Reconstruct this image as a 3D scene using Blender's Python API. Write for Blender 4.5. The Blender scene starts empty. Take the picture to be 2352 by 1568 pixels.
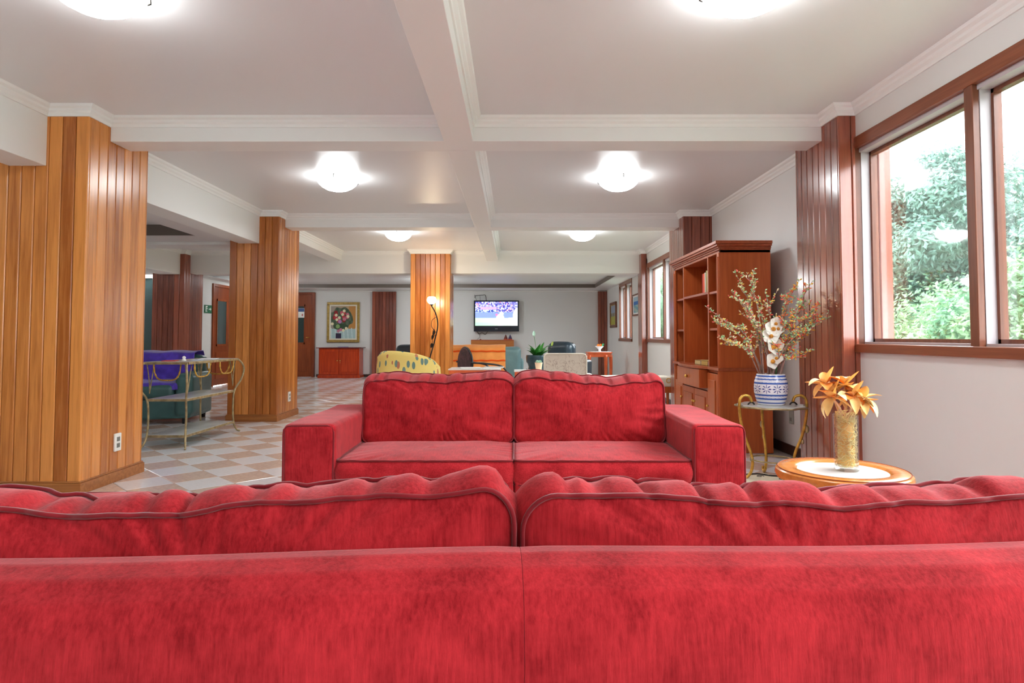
import bpy, bmesh, math, random
from mathutils import Vector, Matrix, Euler
R = random.Random(7)
PI = math.pi
scene = bpy.context.scene
COL = scene.collection

# ------------------------------------------------------------------ camera
FPX = 1475.0
PITCH = math.atan(FPX / 36600.0)
YAW = math.atan(4.0 / FPX)
cam_d = bpy.data.cameras.new('camera')
cam = bpy.data.objects.new('camera', cam_d)
COL.objects.link(cam)
cam_d.sensor_width = 36.0
cam_d.lens = FPX * 36.0 / 2352.0
cam_d.shift_y = -((784.0 - (772.0 - FPX * math.tan(PITCH))) / 2352.0)
cam_d.clip_start = 0.02
cam.location = (0, 0, 1.03)
cam.rotation_euler = (PI / 2 + PITCH, 0, YAW)
scene.camera = cam

# ------------------------------------------------------------------ world / exposure
SKY = 7.0
LAMP = 12.5
w = bpy.data.worlds.new('overcast_sky')
scene.world = w
w.use_nodes = True
nt = w.node_tree
bg = nt.nodes['Background']
bg.inputs['Color'].default_value = (0.92, 0.97, 1.0, 1)
bg.inputs['Strength'].default_value = SKY
vs = scene.view_settings
vs.view_transform = 'Standard'
vs.look = 'None'
vs.gamma = 1.0
vs.use_curve_mapping = False
vs.exposure = 1.5
try:
    scene.cycles.max_bounces = 8
    scene.cycles.diffuse_bounces = 5
    scene.cycles.glossy_bounces = 3
    scene.cycles.transparent_max_bounces = 12
    scene.cycles.caustics_reflective = False
    scene.cycles.caustics_refractive = False
    scene.cycles.use_adaptive_sampling = True
    scene.cycles.adaptive_threshold = 0.06
    scene.cycles.sample_clamp_indirect = 8.0
    scene.cycles.use_denoising = True
except Exception:
    pass

# ------------------------------------------------------------------ helpers
def lin(c):
    return tuple((x / 255.0 / 12.92) if x / 255.0 <= 0.04045 else ((x / 255.0 + 0.055) / 1.055) ** 2.4 for x in c)


def add_bevel(ob, wd, seg=2):
    m = ob.modifiers.new('bevel', 'BEVEL')
    m.width = wd
    m.segments = seg
    m.limit_method = 'ANGLE'
    m.angle_limit = math.radians(40)
    return ob


class MB:
    """collects geometry; build() links it as ONE mesh object"""
    def __init__(s):
        s.v = []
        s.f = []

    def box(s, x0, x1, y0, y1, z0, z1):
        n = len(s.v)
        s.v += [(x0, y0, z0), (x1, y0, z0), (x1, y1, z0), (x0, y1, z0), (x0, y0, z1), (x1, y0, z1), (x1, y1, z1), (x0, y1, z1)]
        s.f += [tuple(n + i for i in q) for q in ((0, 3, 2, 1), (4, 5, 6, 7), (0, 1, 5, 4), (1, 2, 6, 5), (2, 3, 7, 6), (3, 0, 4, 7))]
        return s

    def tube(s, pts, rad, n=8, closed=False):
        pts = [Vector(p) for p in pts]
        m = len(pts)
        rads = rad if isinstance(rad, (list, tuple)) else [rad] * m
        base = len(s.v)
        nrm = None
        for i, p in enumerate(pts):
            if closed:
                t = pts[(i + 1) % m] - pts[i - 1]
            else:
                t = pts[min(i + 1, m - 1)] - pts[max(i - 1, 0)]
            if t.length < 1e-9:
                t = Vector((0, 0, 1))
            t.normalize()
            if nrm is None:
                a = Vector((0, 0, 1)) if abs(t.z) < 0.9 else Vector((1, 0, 0))
                nrm = t.cross(a).normalized()
            else:
                nrm = (nrm - t * nrm.dot(t))
                if nrm.length < 1e-6:
                    nrm = t.orthogonal()
                nrm.normalize()
            b = t.cross(nrm)
            for k in range(n):
                a = 2 * PI * k / n
                s.v.append(tuple(p + (nrm * math.cos(a) + b * math.sin(a)) * rads[i]))
        rng = m if closed else m - 1
        for i in range(rng):
            j = (i + 1) % m
            for k in range(n):
                k2 = (k + 1) % n
                s.f.append((base + i * n + k, base + i * n + k2, base + j * n + k2, base + j * n + k))
        if not closed:
            s.f.append(tuple(base + k for k in reversed(range(n))))
            s.f.append(tuple(base + (m - 1) * n + k for k in range(n)))
        return s

    def lathe(s, prof, n=32, c=(0, 0, 0), cap0=True, cap1=True):
        base = len(s.v)
        for r, z in prof:
            for k in range(n):
                a = 2 * PI * k / n
                s.v.append((c[0] + r * math.cos(a), c[1] + r * math.sin(a), c[2] + z))
        for i in range(len(prof) - 1):
            for k in range(n):
                k2 = (k + 1) % n
                s.f.append((base + i * n + k, base + i * n + k2, base + (i + 1) * n + k2, base + (i + 1) * n + k))
        if cap0:
            s.f.append(tuple(base + k for k in reversed(range(n))))
        if cap1:
            q = base + (len(prof) - 1) * n
            s.f.append(tuple(q + k for k in range(n)))
        return s

    def prism(s, poly, a, b, axis='x'):
        """poly: 2D points, extruded from a to b along the axis"""
        base = len(s.v)
        m = len(poly)
        for q in (a, b):
            for u, v in poly:
                s.v.append({'x': (q, u, v), 'y': (u, q, v), 'z': (u, v, q)}[axis])
        for i in range(m):
            j = (i + 1) % m
            s.f.append((base + i, base + j, base + m + j, base + m + i))
        s.f.append(tuple(base + i for i in reversed(range(m))))
        s.f.append(tuple(base + m + i for i in range(m)))
        return s

    def grid(s, fn, nu, nv, closed_u=False):
        base = len(s.v)
        for j in range(nv):
            for i in range(nu):
                s.v.append(tuple(fn(i / (nu if closed_u else nu - 1), j / (nv - 1))))
        for j in range(nv - 1):
            for i in range(nu if closed_u else nu - 1):
                i2 = (i + 1) % nu
                s.f.append((base + j * nu + i, base + j * nu + i2, base + (j + 1) * nu + i2, base + (j + 1) * nu + i))
        return s

    def ball(s, c, r, n=10, m=6, sc=(1, 1, 1)):
        prof = [(max(1e-4, r * math.sin(PI * k / m)), -r * math.cos(PI * k / m)) for k in range(m + 1)]
        q = len(s.v)
        s.lathe(prof, n)
        for i in range(q, len(s.v)):
            v = s.v[i]
            s.v[i] = (c[0] + v[0] * sc[0], c[1] + v[1] * sc[1], c[2] + v[2] * sc[2])
        return s

    def mesh(s, name):
        me = bpy.data.meshes.new(name)
        me.from_pydata(s.v, [], s.f)
        bm = bmesh.new()
        bm.from_mesh(me)
        bmesh.ops.recalc_face_normals(bm, faces=bm.faces)
        bm.to_mesh(me)
        bm.free()
        me.update()
        return me

    def build(s, name, mat, parent=None, smooth=False, bevel=0, seg=2, loc=None, rot=None):
        me = s.mesh(name)
        return put(name, me, mat, parent, smooth, bevel, seg, loc, rot)


def put(name, me, mat, parent=None, smooth=False, bevel=0, seg=2, loc=None, rot=None):
    if mat is not None and not me.materials:
        me.materials.append(mat)
    if smooth:
        for p in me.polygons:
            p.use_smooth = True
        try:
            if smooth == 'auto':
                me.set_sharp_from_angle(angle=math.radians(38))
        except Exception:
            pass
    ob = bpy.data.objects.new(name, me)
    COL.objects.link(ob)
    if parent is not None:
        ob.parent = parent
    if loc is not None:
        ob.location = loc
    if rot is not None:
        ob.rotation_euler = rot
    if bevel:
        add_bevel(ob, bevel, seg)
    return ob


def tag(ob, label, cat, group=None):
    ob['label'] = label
    ob['category'] = cat
    if group:
        ob['group'] = group
    return ob


def thing(name, label, cat, loc=(0, 0, 0), rz=0.0, group=None):
    ob = bpy.data.objects.new(name, None)
    ob.empty_display_size = 0.1
    COL.objects.link(ob)
    ob.location = loc
    ob.rotation_euler = (0, 0, rz)
    return tag(ob, label, cat, group)


def struct(ob):
    ob['kind'] = 'structure'
    return ob


def copy_tree(o, parent=None):
    c = o.copy()
    COL.objects.link(c)
    c.parent = parent
    for ch in list(o.children):
        copy_tree(ch, c)
    return c


def bez(pts, n=24):
    """Catmull-Rom through points"""
    P = [Vector(p) for p in pts]
    P = [2 * P[0] - P[1]] + P + [2 * P[-1] - P[-2]]
    out = []
    segs = len(P) - 3
    per = max(2, n // segs)
    for i in range(segs):
        p0, p1, p2, p3 = P[i:i + 4]
        for k in range(per):
            t = k / per
            out.append(0.5 * ((2 * p1) + (p2 - p0) * t + (2 * p0 - 5 * p1 + 4 * p2 - p3) * t * t + (3 * p1 - p0 - 3 * p2 + p3) * t ** 3))
    out.append(P[-2])
    return out


# ------------------------------------------------------------------ materials
def newmat(name):
    m = bpy.data.materials.new(name)
    m.use_nodes = True
    return m, m.node_tree, m.node_tree.nodes['Principled BSDF']


def plain(name, rgb, rough=0.5, spec=0.5, metal=0.0, var=0.0, vscale=8.0, bump=0.0, bscale=60.0, sheen=0.0, coat=0.0, stretch=(1, 1, 1)):
    m, t, b = newmat(name)
    c = lin(rgb)
    b.inputs['Base Color'].default_value = (*c, 1)
    b.inputs['Roughness'].default_value = rough
    b.inputs['Specular IOR Level'].default_value = spec
    b.inputs['Metallic'].default_value = metal
    b.inputs['Sheen Weight'].default_value = sheen
    b.inputs['Coat Weight'].default_value = coat
    b.inputs['Coat Roughness'].default_value = 0.12
    if var or bump:
        tc = t.nodes.new('ShaderNodeTexCoord')
        mp = t.nodes.new('ShaderNodeMapping')
        mp.inputs['Scale'].default_value = stretch
        t.links.new(tc.outputs['Object'], mp.inputs['Vector'])
    if var:
        n = t.nodes.new('ShaderNodeTexNoise')
        n.inputs['Scale'].default_value = vscale
        n.inputs['Detail'].default_value = 5
        t.links.new(mp.outputs['Vector'], n.inputs['Vector'])
        r = t.nodes.new('ShaderNodeValToRGB')
        r.color_ramp.elements[0].position = 0.32
        r.color_ramp.elements[1].position = 0.68
        r.color_ramp.elements[0].color = (*[x * (1 - var) for x in c], 1)
        r.color_ramp.elements[1].color = (*[min(1, x * (1 + var)) for x in c], 1)
        t.links.new(n.outputs['Fac'], r.inputs['Fac'])
        t.links.new(r.outputs['Color'], b.inputs['Base Color'])
    if bump:
        n2 = t.nodes.new('ShaderNodeTexNoise')
        n2.inputs['Scale'].default_value = bscale
        n2.inputs['Detail'].default_value = 4
        t.links.new(mp.outputs['Vector'], n2.inputs['Vector'])
        bp = t.nodes.new('ShaderNodeBump')
        bp.inputs['Strength'].default_value = bump
        bp.inputs['Distance'].default_value = 0.01
        t.links.new(n2.outputs['Fac'], bp.inputs['Height'])
        t.links.new(bp.outputs['Normal'], b.inputs['Normal'])
    return m


def wood(name, dark, light, rough=0.3, axis='z', spec=0.5, rnd=0.55, coat=0.0):
    """varnished wood: long grain along the axis; each board object gets its own tone"""
    m, t, b = newmat(name)
    tc = t.nodes.new('ShaderNodeTexCoord')
    oi = t.nodes.new('ShaderNodeObjectInfo')
    ml = t.nodes.new('ShaderNodeMath')
    ml.operation = 'MULTIPLY'
    ml.inputs[1].default_value = 37.0
    t.links.new(oi.outputs['Random'], ml.inputs[0])
    ad = t.nodes.new('ShaderNodeVectorMath')
    ad.operation = 'ADD'
    t.links.new(tc.outputs['Object'], ad.inputs[0])
    t.links.new(ml.outputs[0], ad.inputs[1])
    mp = t.nodes.new('ShaderNodeMapping')
    sc = {'x': (1.2, 22, 22), 'y': (22, 1.2, 22), 'z': (22, 22, 1.2)}[axis]
    mp.inputs['Scale'].default_value = sc
    t.links.new(ad.outputs[0], mp.inputs['Vector'])
    n = t.nodes.new('ShaderNodeTexNoise')
    n.inputs['Scale'].default_value = 1.6
    n.inputs['Detail'].default_value = 7
    n.inputs['Roughness'].default_value = 0.62
    n.inputs['Distortion'].default_value = 0.4
    t.links.new(mp.outputs['Vector'], n.inputs['Vector'])
    mix = t.nodes.new('ShaderNodeMath')
    mix.operation = 'MULTIPLY_ADD'
    mix.inputs[1].default_value = rnd
    t.links.new(oi.outputs['Random'], mix.inputs[0])
    sb = t.nodes.new('ShaderNodeMath')
    sb.operation = 'SUBTRACT'
    sb.inputs[1].default_value = rnd / 2
    t.links.new(n.outputs['Fac'], sb.inputs[0])
    t.links.new(sb.outputs[0], mix.inputs[2])
    r = t.nodes.new('ShaderNodeValToRGB')
    r.color_ramp.elements[0].position = 0.25
    r.color_ramp.elements[1].position = 0.75
    r.color_ramp.elements[0].color = (*lin(dark), 1)
    r.color_ramp.elements[1].color = (*lin(light), 1)
    t.links.new(mix.outputs[0], r.inputs['Fac'])
    t.links.new(r.outputs['Color'], b.inputs['Base Color'])
    b.inputs['Roughness'].default_value = rough
    b.inputs['Specular IOR Level'].default_value = spec
    b.inputs['Coat Weight'].default_value = coat
    b.inputs['Coat Roughness'].default_value = 0.15
    return m


def chenille(name, dark, light, sheen=0.5):
    m, t, b = newmat(name)
    tc = t.nodes.new('ShaderNodeTexCoord')
    mp = t.nodes.new('ShaderNodeMapping')
    mp.inputs['Scale'].default_value = (160, 160, 14)
    t.links.new(tc.outputs['Object'], mp.inputs['Vector'])
    n1 = t.nodes.new('ShaderNodeTexNoise')
    n1.inputs['Scale'].default_value = 1.0
    n1.inputs['Detail'].default_value = 4
    n1.inputs['Roughness'].default_value = 0.7
    t.links.new(mp.outputs['Vector'], n1.inputs['Vector'])
    n2 = t.nodes.new('ShaderNodeTexNoise')
    n2.inputs['Scale'].default_value = 9.0
    n2.inputs['Detail'].default_value = 6
    n2.inputs['Roughness'].default_value = 0.65
    t.links.new(tc.outputs['Object'], n2.inputs['Vector'])
    a = t.nodes.new('ShaderNodeMath')
    a.operation = 'MULTIPLY_ADD'
    a.inputs[1].default_value = 0.45
    t.links.new(n1.outputs['Fac'], a.inputs[0])
    a2 = t.nodes.new('ShaderNodeMath')
    a2.operation = 'MULTIPLY'
    a2.inputs[1].default_value = 0.55
    t.links.new(n2.outputs['Fac'], a2.inputs[0])
    t.links.new(a2.outputs[0], a.inputs[2])
    r = t.nodes.new('ShaderNodeValToRGB')
    r.color_ramp.elements[0].position = 0.36
    r.color_ramp.elements[1].position = 0.64
    r.color_ramp.elements[0].color = (*lin(dark), 1)
    r.color_ramp.elements[1].color = (*lin(light), 1)
    t.links.new(a.outputs[0], r.inputs['Fac'])
    t.links.new(r.outputs['Color'], b.inputs['Base Color'])
    b.inputs['Roughness'].default_value = 0.85
    b.inputs['Specular IOR Level'].default_value = 0.15
    b.inputs['Sheen Weight'].default_value = sheen
    b.inputs['Sheen Roughness'].default_value = 0.45
    b.inputs['Sheen Tint'].default_value = (1.0, 0.5, 0.52, 1)
    bp = t.nodes.new('ShaderNodeBump')
    bp.inputs['Strength'].default_value = 0.25
    bp.inputs['Distance'].default_value = 0.004
    t.links.new(n1.outputs['Fac'], bp.inputs['Height'])
    t.links.new(bp.outputs['Normal'], b.inputs['Normal'])
    return m


def emit(name, rgb, s):
    m = bpy.data.materials.new(name)
    m.use_nodes = True
    t = m.node_tree
    t.nodes.remove(t.nodes['Principled BSDF'])
    e = t.nodes.new('ShaderNodeEmission')
    e.inputs['Color'].default_value = (*rgb, 1)
    e.inputs['Strength'].default_value = s
    t.links.new(e.outputs[0], t.nodes['Material Output'].inputs['Surface'])
    return m


def glass(name, tint=(1, 1, 1), gloss=0.06):
    m = bpy.data.materials.new(name)
    m.use_nodes = True
    t = m.node_tree
    t.nodes.remove(t.nodes['Principled BSDF'])
    tr = t.nodes.new('ShaderNodeBsdfTransparent')
    tr.inputs['Color'].default_value = (*tint, 1)
    g = t.nodes.new('ShaderNodeBsdfGlossy')
    g.inputs['Roughness'].default_value = 0.03
    lw = t.nodes.new('ShaderNodeLayerWeight')
    lw.inputs['Blend'].default_value = 0.25
    ml = t.nodes.new('ShaderNodeMath')
    ml.operation = 'MULTIPLY_ADD'
    ml.inputs[1].default_value = 0.45
    ml.inputs[2].default_value = gloss
    t.links.new(lw.outputs['Fresnel'], ml.inputs[0])
    mx = t.nodes.new('ShaderNodeMixShader')
    t.links.new(ml.outputs[0], mx.inputs['Fac'])
    t.links.new(tr.outputs[0], mx.inputs[1])
    t.links.new(g.outputs[0], mx.inputs[2])
    t.links.new(mx.outputs[0], t.nodes['Material Output'].inputs['Surface'])
    return m


def printed(name, rough=0.5, emission=0.0, spec=0.3):
    """flat print: colours come from the mesh's own colour attribute"""
    m, t, b = newmat(name)
    a = t.nodes.new('ShaderNodeAttribute')
    a.attribute_name = 'Col'
    t.links.new(a.outputs['Color'], b.inputs['Base Color'])
    b.inputs['Roughness'].default_value = rough
    b.inputs['Specular IOR Level'].default_value = spec
    if emission:
        t.links.new(a.outputs['Color'], b.inputs['Emission Color'])
        b.inputs['Emission Strength'].default_value = emission
        b.inputs['Base Color'].default_value = (0, 0, 0, 1)
    return m


def paint(me, fn):
    ca = me.color_attributes.new('Col', 'FLOAT_COLOR', 'POINT')
    for i, v in enumerate(me.vertices):
        ca.data[i].color = (*lin(fn(v.co)), 1)


M = {}
M['ceiling'] = plain('ceiling_paint', (226, 225, 225), 0.38, 0.35)
M['beam'] = plain('beam_paint', (236, 236, 234), 0.45, 0.3)
M['wall'] = plain('wall_paint', (226, 226, 224), 0.6, 0.25)
M['cornice'] = plain('cornice_plaster', (240, 240, 238), 0.5, 0.3)
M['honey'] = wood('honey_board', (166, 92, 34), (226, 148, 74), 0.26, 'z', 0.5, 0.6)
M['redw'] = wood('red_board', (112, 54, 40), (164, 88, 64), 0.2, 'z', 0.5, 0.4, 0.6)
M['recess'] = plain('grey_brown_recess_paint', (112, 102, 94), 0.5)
M['groove'] = plain('dark_groove_wood', (70, 34, 14), 0.6)  # dark wood of the pillar cores, also used for feet and legs
M['skirt'] = wood('skirting_wood', (140, 80, 34), (188, 122, 64), 0.35, 'x', 0.4, 0.2)
M['darkskirt'] = plain('dark_skirting', (70, 46, 38), 0.4)
M['frame'] = wood('window_wood', (112, 58, 36), (150, 84, 54), 0.3, 'y', 0.5, 0.2)
M['framez'] = wood('window_wood_upright', (100, 54, 36), (136, 80, 56), 0.3, 'z', 0.5, 0.2)
M['sash'] = plain('painted_sash', (190, 182, 186), 0.4)
M['case'] = wood('bookcase_wood', (168, 78, 34), (204, 106, 54), 0.32, 'z', 0.45, 0.12)
M['casey'] = wood('bookcase_wood_long', (152, 72, 40), (186, 98, 60), 0.3, 'y', 0.45, 0.12)
M['cab'] = wood('cabinet_wood', (150, 40, 8), (206, 70, 20), 0.25, 'z', 0.5, 0.1)
M['orangew'] = plain('orange_lacquer', (236, 112, 62), 0.3, 0.5, var=0.12, vscale=9)
M['tablew'] = wood('table_wood', (206, 116, 44), (240, 156, 74), 0.22, 'x', 0.5, 0.1, 0.4)
M['door'] = wood('door_wood', (120, 52, 22), (160, 80, 38), 0.35, 'z', 0.4, 0.2)
M['red'] = chenille('red_chenille', (132, 10, 18), (194, 42, 50), 0.42)
M['piping'] = plain('red_piping', (126, 18, 28), 0.8, 0.15, sheen=0.3)
M['black'] = plain('black_plastic', (18, 18, 22), 0.35)
M['iron'] = plain('gilt_iron', (168, 150, 112), 0.4, 0.5, 0.55, var=0.35, vscale=22)
M['irong'] = plain('gold_iron', (204, 160, 70), 0.35, 0.5, 0.6, var=0.3, vscale=30)
M['brass'] = plain('brass', (224, 180, 90), 0.28, 0.5, 0.8)
M['dkiron'] = plain('dark_metal', (52, 48, 44), 0.4, 0.5, 0.5)
M['plate'] = plain('outlet_plastic', (238, 238, 232), 0.35)
M['greyplate'] = plain('grey_outlet_plastic', (166, 168, 160), 0.4)
M['slot'] = plain('outlet_slot', (120, 120, 114), 0.5)
M['marble'] = plain('stone_shelf', (196, 196, 192), 0.22, 0.5, var=0.12, vscale=6)
M['whitetop'] = plain('white_marble_top', (244, 242, 238), 0.18, 0.5, var=0.03, vscale=12)
M['green_leather'] = plain('green_leather', (66, 104, 104), 0.34, 0.5, var=0.15, vscale=5, bump=0.12, bscale=45)
M['teal_leather'] = plain('pale_teal_leather', (112, 148, 152), 0.34, 0.5, var=0.1, vscale=5, bump=0.12, bscale=45)
M['dark_leather'] = plain('dark_blue_leather', (42, 58, 70), 0.28, 0.55, var=0.2, vscale=6, bump=0.15, bscale=30)
M['purple'] = plain('purple_throw_cloth', (96, 72, 196), 0.9, 0.1, var=0.22, vscale=14, sheen=0.5, bump=0.3, bscale=120)
M['orange_cloth'] = plain('orange_throw_cloth', (255, 168, 92), 0.9, 0.1, var=0.06, vscale=10, sheen=0.3)
M['orange_band'] = plain('orange_throw_band', (240, 92, 22), 0.9, 0.1, sheen=0.3)
M['cream'] = plain('cream_cloth', (236, 230, 214), 0.85, 0.15)
M['white'] = plain('white_gloss', (244, 244, 242), 0.3)
M['whitecloth'] = plain('white_cloth', (242, 244, 248), 0.85, 0.15)
M['paper'] = plain('paper', (244, 242, 236), 0.7)
M['clay'] = plain('pale_clay', (240, 208, 176), 0.6)
M['leaf'] = plain('leaf_green', (52, 132, 48), 0.4, 0.5, var=0.3, vscale=9)
M['leaf_pale'] = plain('leaf_pale', (186, 226, 206), 0.5)
M['glass'] = glass('window_glass')
M['vase_glass'] = glass('vase_glass', (0.97, 0.98, 0.97), 0.05)
M['darkglass'] = plain('dark_glass', (54, 74, 74), 0.08, 0.6)
M['print'] = printed('printed_surface')
M['lampglass'] = emit('lamp_glass', (0.93, 0.985, 1.0), LAMP)
M['lampglass_fill'] = emit('lamp_glass_added_fill', (0.93, 0.985, 1.0), LAMP * 2.3)  # stronger glow for the added, unseen fill lamp of the far room
M['bulb'] = emit('floor_lamp_glass', (1.0, 0.82, 0.55), 34.0)
M['bark'] = plain('bark', (176, 148, 138), 0.8, 0.2, var=0.3, vscale=20)
M['trunk'] = plain('tree_trunk', (92, 78, 68), 0.85, 0.1, var=0.3, vscale=6)


# ------------------------------------------------------------------ structure: levels
ZC = 2.565       # ceiling
ZB = 2.395       # bottom of the shallow beams
ZD = 2.163       # bottom of the deep beams
ZS = 2.19        # soffit of the low rooms
XR1, XR2, XR3 = 2.27, 2.42, 2.36      # window wall, bookcase bay wall, far bays
YF = 16.3        # far wall
YBACK = -3.6
XL = -8.6

# floor: slab + separate tiles laid diagonally
fl = MB().box(XL, 2.6, YBACK, YF + 0.1, -0.2, -0.006).build('floor', plain('grout', (190, 186, 182), 0.6))
struct(fl)


def tile_mat(name, rgb, var):
    m = plain(name, rgb, 0.16, 0.5, var=var, vscale=30)
    return m


TW = tile_mat('white_tile', (234, 236, 240), 0.03)
TB = tile_mat('beige_tile', (216, 194, 180), 0.10)
D = 0.4275
TX, TY = -2.385, 4.765
hs = D / 2 - 0.003


def tile_mesh(name, mat):
    b = MB()
    bev = 0.004
    lo = [(hs, 0), (0, hs), (-hs, 0), (0, -hs)]
    hi = [(hs - bev, 0), (0, hs - bev), (-(hs - bev), 0), (0, -(hs - bev))]
    n = 4
    for q, z in ((lo, -0.006), (lo, -0.0015), (hi, 0.0)):
        b.v += [(x, y, z) for x, y in q]
    for L in range(2):
        for i in range(n):
            j = (i + 1) % n
            b.f.append((L * n + i, L * n + j, (L + 1) * n + j, (L + 1) * n + i))
    b.f.append((8, 9, 10, 11))
    me = b.mesh(name)
    me.materials.append(mat)
    return me, b


tm_w, tb_w = tile_mesh('white_tile', TW)
tm_b, tb_b = tile_mesh('beige_tile', TB)
cand = []
rest = {0: MB(), 1: MB()}
for i in range(-16, 13):
    for j in range(-20, 29):
        for k in (0, 1):
            x = TX + D * (i + 0.5 * k)
            y = TY + D * (j + 0.5 * k)
            if not (XL < x < 2.3 and YBACK < y < YF):
                continue
            seen = (y > 3.9 and ((-4.4 < x < -0.9 and x < -0.36 * y + 0.6 and x > -0.80 * y + 0.2) or (1.2 < x < 2.4 and 3.9 < y < 6.2)))
            cand.append((0 if seen else 1, math.hypot(x, y), x, y, k))
cand.sort()
for idx, (ns, d, x, y, k) in enumerate(cand):
    if idx < 300:
        me = tm_w if k else tm_b
        put('floor_tile', me, None, fl, loc=(x, y, 0.0))
    else:
        src = tb_w if k else tb_b
        b = rest[k]
        n0 = len(b.v)
        b.v += [(vx + x, vy + y, vz) for vx, vy, vz in src.v]
        b.f += [tuple(n0 + q for q in f) for f in src.f]
for k, mt in ((1, TW), (0, TB)):
    o = rest[k].build('floor_tiles_beyond', mt, fl)
    o['kind'] = 'stuff'

# ceilings
cm = MB()
cm.box(-3.36, 2.6, YBACK, 11.8, ZC, ZC + 0.12)
cm.box(XL, -3.34, 7.9, 11.8, ZC, ZC + 0.12)
struct(cm.build('ceiling', M['ceiling']))


def tray(name, x0, x1, y0, y1, hx0, hx1, hy0, hy1, z, up):
    b = MB()
    b.box(x0, x1, y0, hy0, z, z + 0.05)
    b.box(x0, x1, hy1, y1, z, z + 0.05)
    b.box(x0, hx0, hy0, hy1, z, z + 0.05)
    b.box(hx1, x1, hy0, hy1, z, z + 0.05)
    b.box(x0, x1, y0, y1, z + up, z + up + 0.05)
    t = 0.012
    o = struct(b.build(name, M['ceiling']))
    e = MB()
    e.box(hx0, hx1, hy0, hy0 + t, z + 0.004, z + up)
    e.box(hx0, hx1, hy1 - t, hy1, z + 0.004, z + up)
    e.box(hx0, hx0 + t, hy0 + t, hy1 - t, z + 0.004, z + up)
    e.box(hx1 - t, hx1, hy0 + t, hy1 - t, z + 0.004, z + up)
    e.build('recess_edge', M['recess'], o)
    return o


tray('ceiling_far_room', -6.4, 2.6, 11.8, YF, -5.9, 1.96, 12.3, 15.4, ZS, 0.09)
tray('ceiling_left_room', XL, -3.36, YBACK, 7.9, -7.6, -3.71, 0.5, 7.44, 2.2, 0.13)


def beam(name, x0, x1, y0, y1, z0, z1=ZC + 0.02):
    return struct(MB().box(x0, x1, y0, y1, z0, z1).build(name, M['beam'], bevel=0.004))


beam('beam_cross', -2.85, XR1 + 0.05, 4.45, 4.69, ZB)
beam('beam_cross', -2.88, 2.3, 8.01, 8.27, ZB)
beam('beam_cross', -3.36, XR1, 0.89, 1.13, ZB)
beam('beam_centre', -0.49, -0.285, YBACK, 0.9, ZB - 0.002)
beam('beam_centre', -0.49, -0.285, 1.12, 4.46, ZB - 0.002)
beam('beam_centre', -0.49, -0.285, 4.68, 8.02, ZB - 0.002)
beam('beam_centre', -0.49, -0.285, 8.26, 11.56, ZB - 0.002)
beam('beam_deep', XL, 2.38, 11.55, 11.8, ZD)
beam('beam_side', -3.36, -3.11, YBACK, 4.24, ZD)
beam('beam_side', -3.36, -3.11, 4.9, 7.82, ZD)
beam('beam_side', -3.36, -3.11, 8.53, 11.56, ZB)
beam('beam_left_room', XL, -3.4, 7.9, 8.27, ZD)
beam('beam_left_room', -6.3, -5.93, 8.27, 11.56, 2.13)

# cornices: stepped plaster profile swept round each ceiling cell
CPROF = [(0.0, 0.0), (0.0, -0.072), (0.012, -0.072), (0.016, -0.052), (0.030, -0.040), (0.034, -0.026), (0.052, -0.016), (0.058, 0.0)]
trim_n = [0]


def cornice(path):
    """path: closed, counter-clockwise seen from above, wall line; profile grows inward"""
    n = len(path)
    P = [Vector(p) for p in path]
    mit = []
    for i in range(n):
        d0 = (P[i] - P[i - 1]).normalized()
        d1 = (P[(i + 1) % n] - P[i]).normalized()
        n0 = Vector((-d0.y, d0.x))
        n1 = Vector((-d1.y, d1.x))
        m = n0 + n1
        m = m / max(0.2, m.dot(n0))
        mit.append(m)
    b = MB()
    k = len(CPROF)
    for i in range(n):
        for u, z in CPROF:
            q = P[i] + mit[i] * (u - 0.002)
            b.v.append((q.x, q.y, ZC + z))
    for i in range(n):
        j = (i + 1) % n
        for a in range(k - 1):
            b.f.append((i * k + a, j * k + a, j * k + a + 1, i * k + a + 1))
    trim_n[0] += 1
    return struct(b.build('trim_%d' % trim_n[0], M['cornice']))


P1 = (-3.45, -2.83, 4.22, 4.92)
P2 = (-3.47, -2.87, 7.80, 8.55)
P3 = (-1.834, -1.128, 11.36, 12.02)
PL = (-6.42, -5.845, 11.36, 12.04)
cornice([(-3.11, 1.13), (-0.49, 1.13), (-0.49, 4.45), (-2.83, 4.45), (-2.83, 4.22), (-3.11, 4.22)])
cornice([(-0.285, 1.13), (XR1, 1.13), (XR1, 4.22), (2.155, 4.22), (2.155, 4.45), (-0.285, 4.45)])
cornice([(-2.83, 4.69), (-0.49, 4.69), (-0.49, 8.01), (-2.87, 8.01), (-2.87, 7.80), (-3.11, 7.80), (-3.11, 4.92), (-2.83, 4.92)])
cornice([(-0.285, 4.69), (2.155, 4.69), (2.155, 4.87), (XR2, 4.87), (XR2, 7.80), (2.07, 7.80), (2.07, 8.01), (-0.285, 8.01)])
cornice([(-2.87, 8.27), (-0.49, 8.27), (-0.49, 11.55), (-1.128, 11.55), (-1.128, 11.36), (-1.834, 11.36), (-1.834, 11.55), (-3.11, 11.55), (-3.11, 8.55), (-2.87, 8.55)])
cornice([(-0.285, 8.27), (2.07, 8.27), (2.07, 8.5), (XR3, 8.5), (XR3, 11.36), (2.264, 11.36), (2.264, 11.55), (-0.285, 11.55)])
cornice([(-5.93, 8.27), (-3.36, 8.27), (-3.36, 11.55), (-5.845, 11.55), (-5.845, 11.36), (-5.93, 11.36)])

# walls
rw = MB()
T = 0.22
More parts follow.
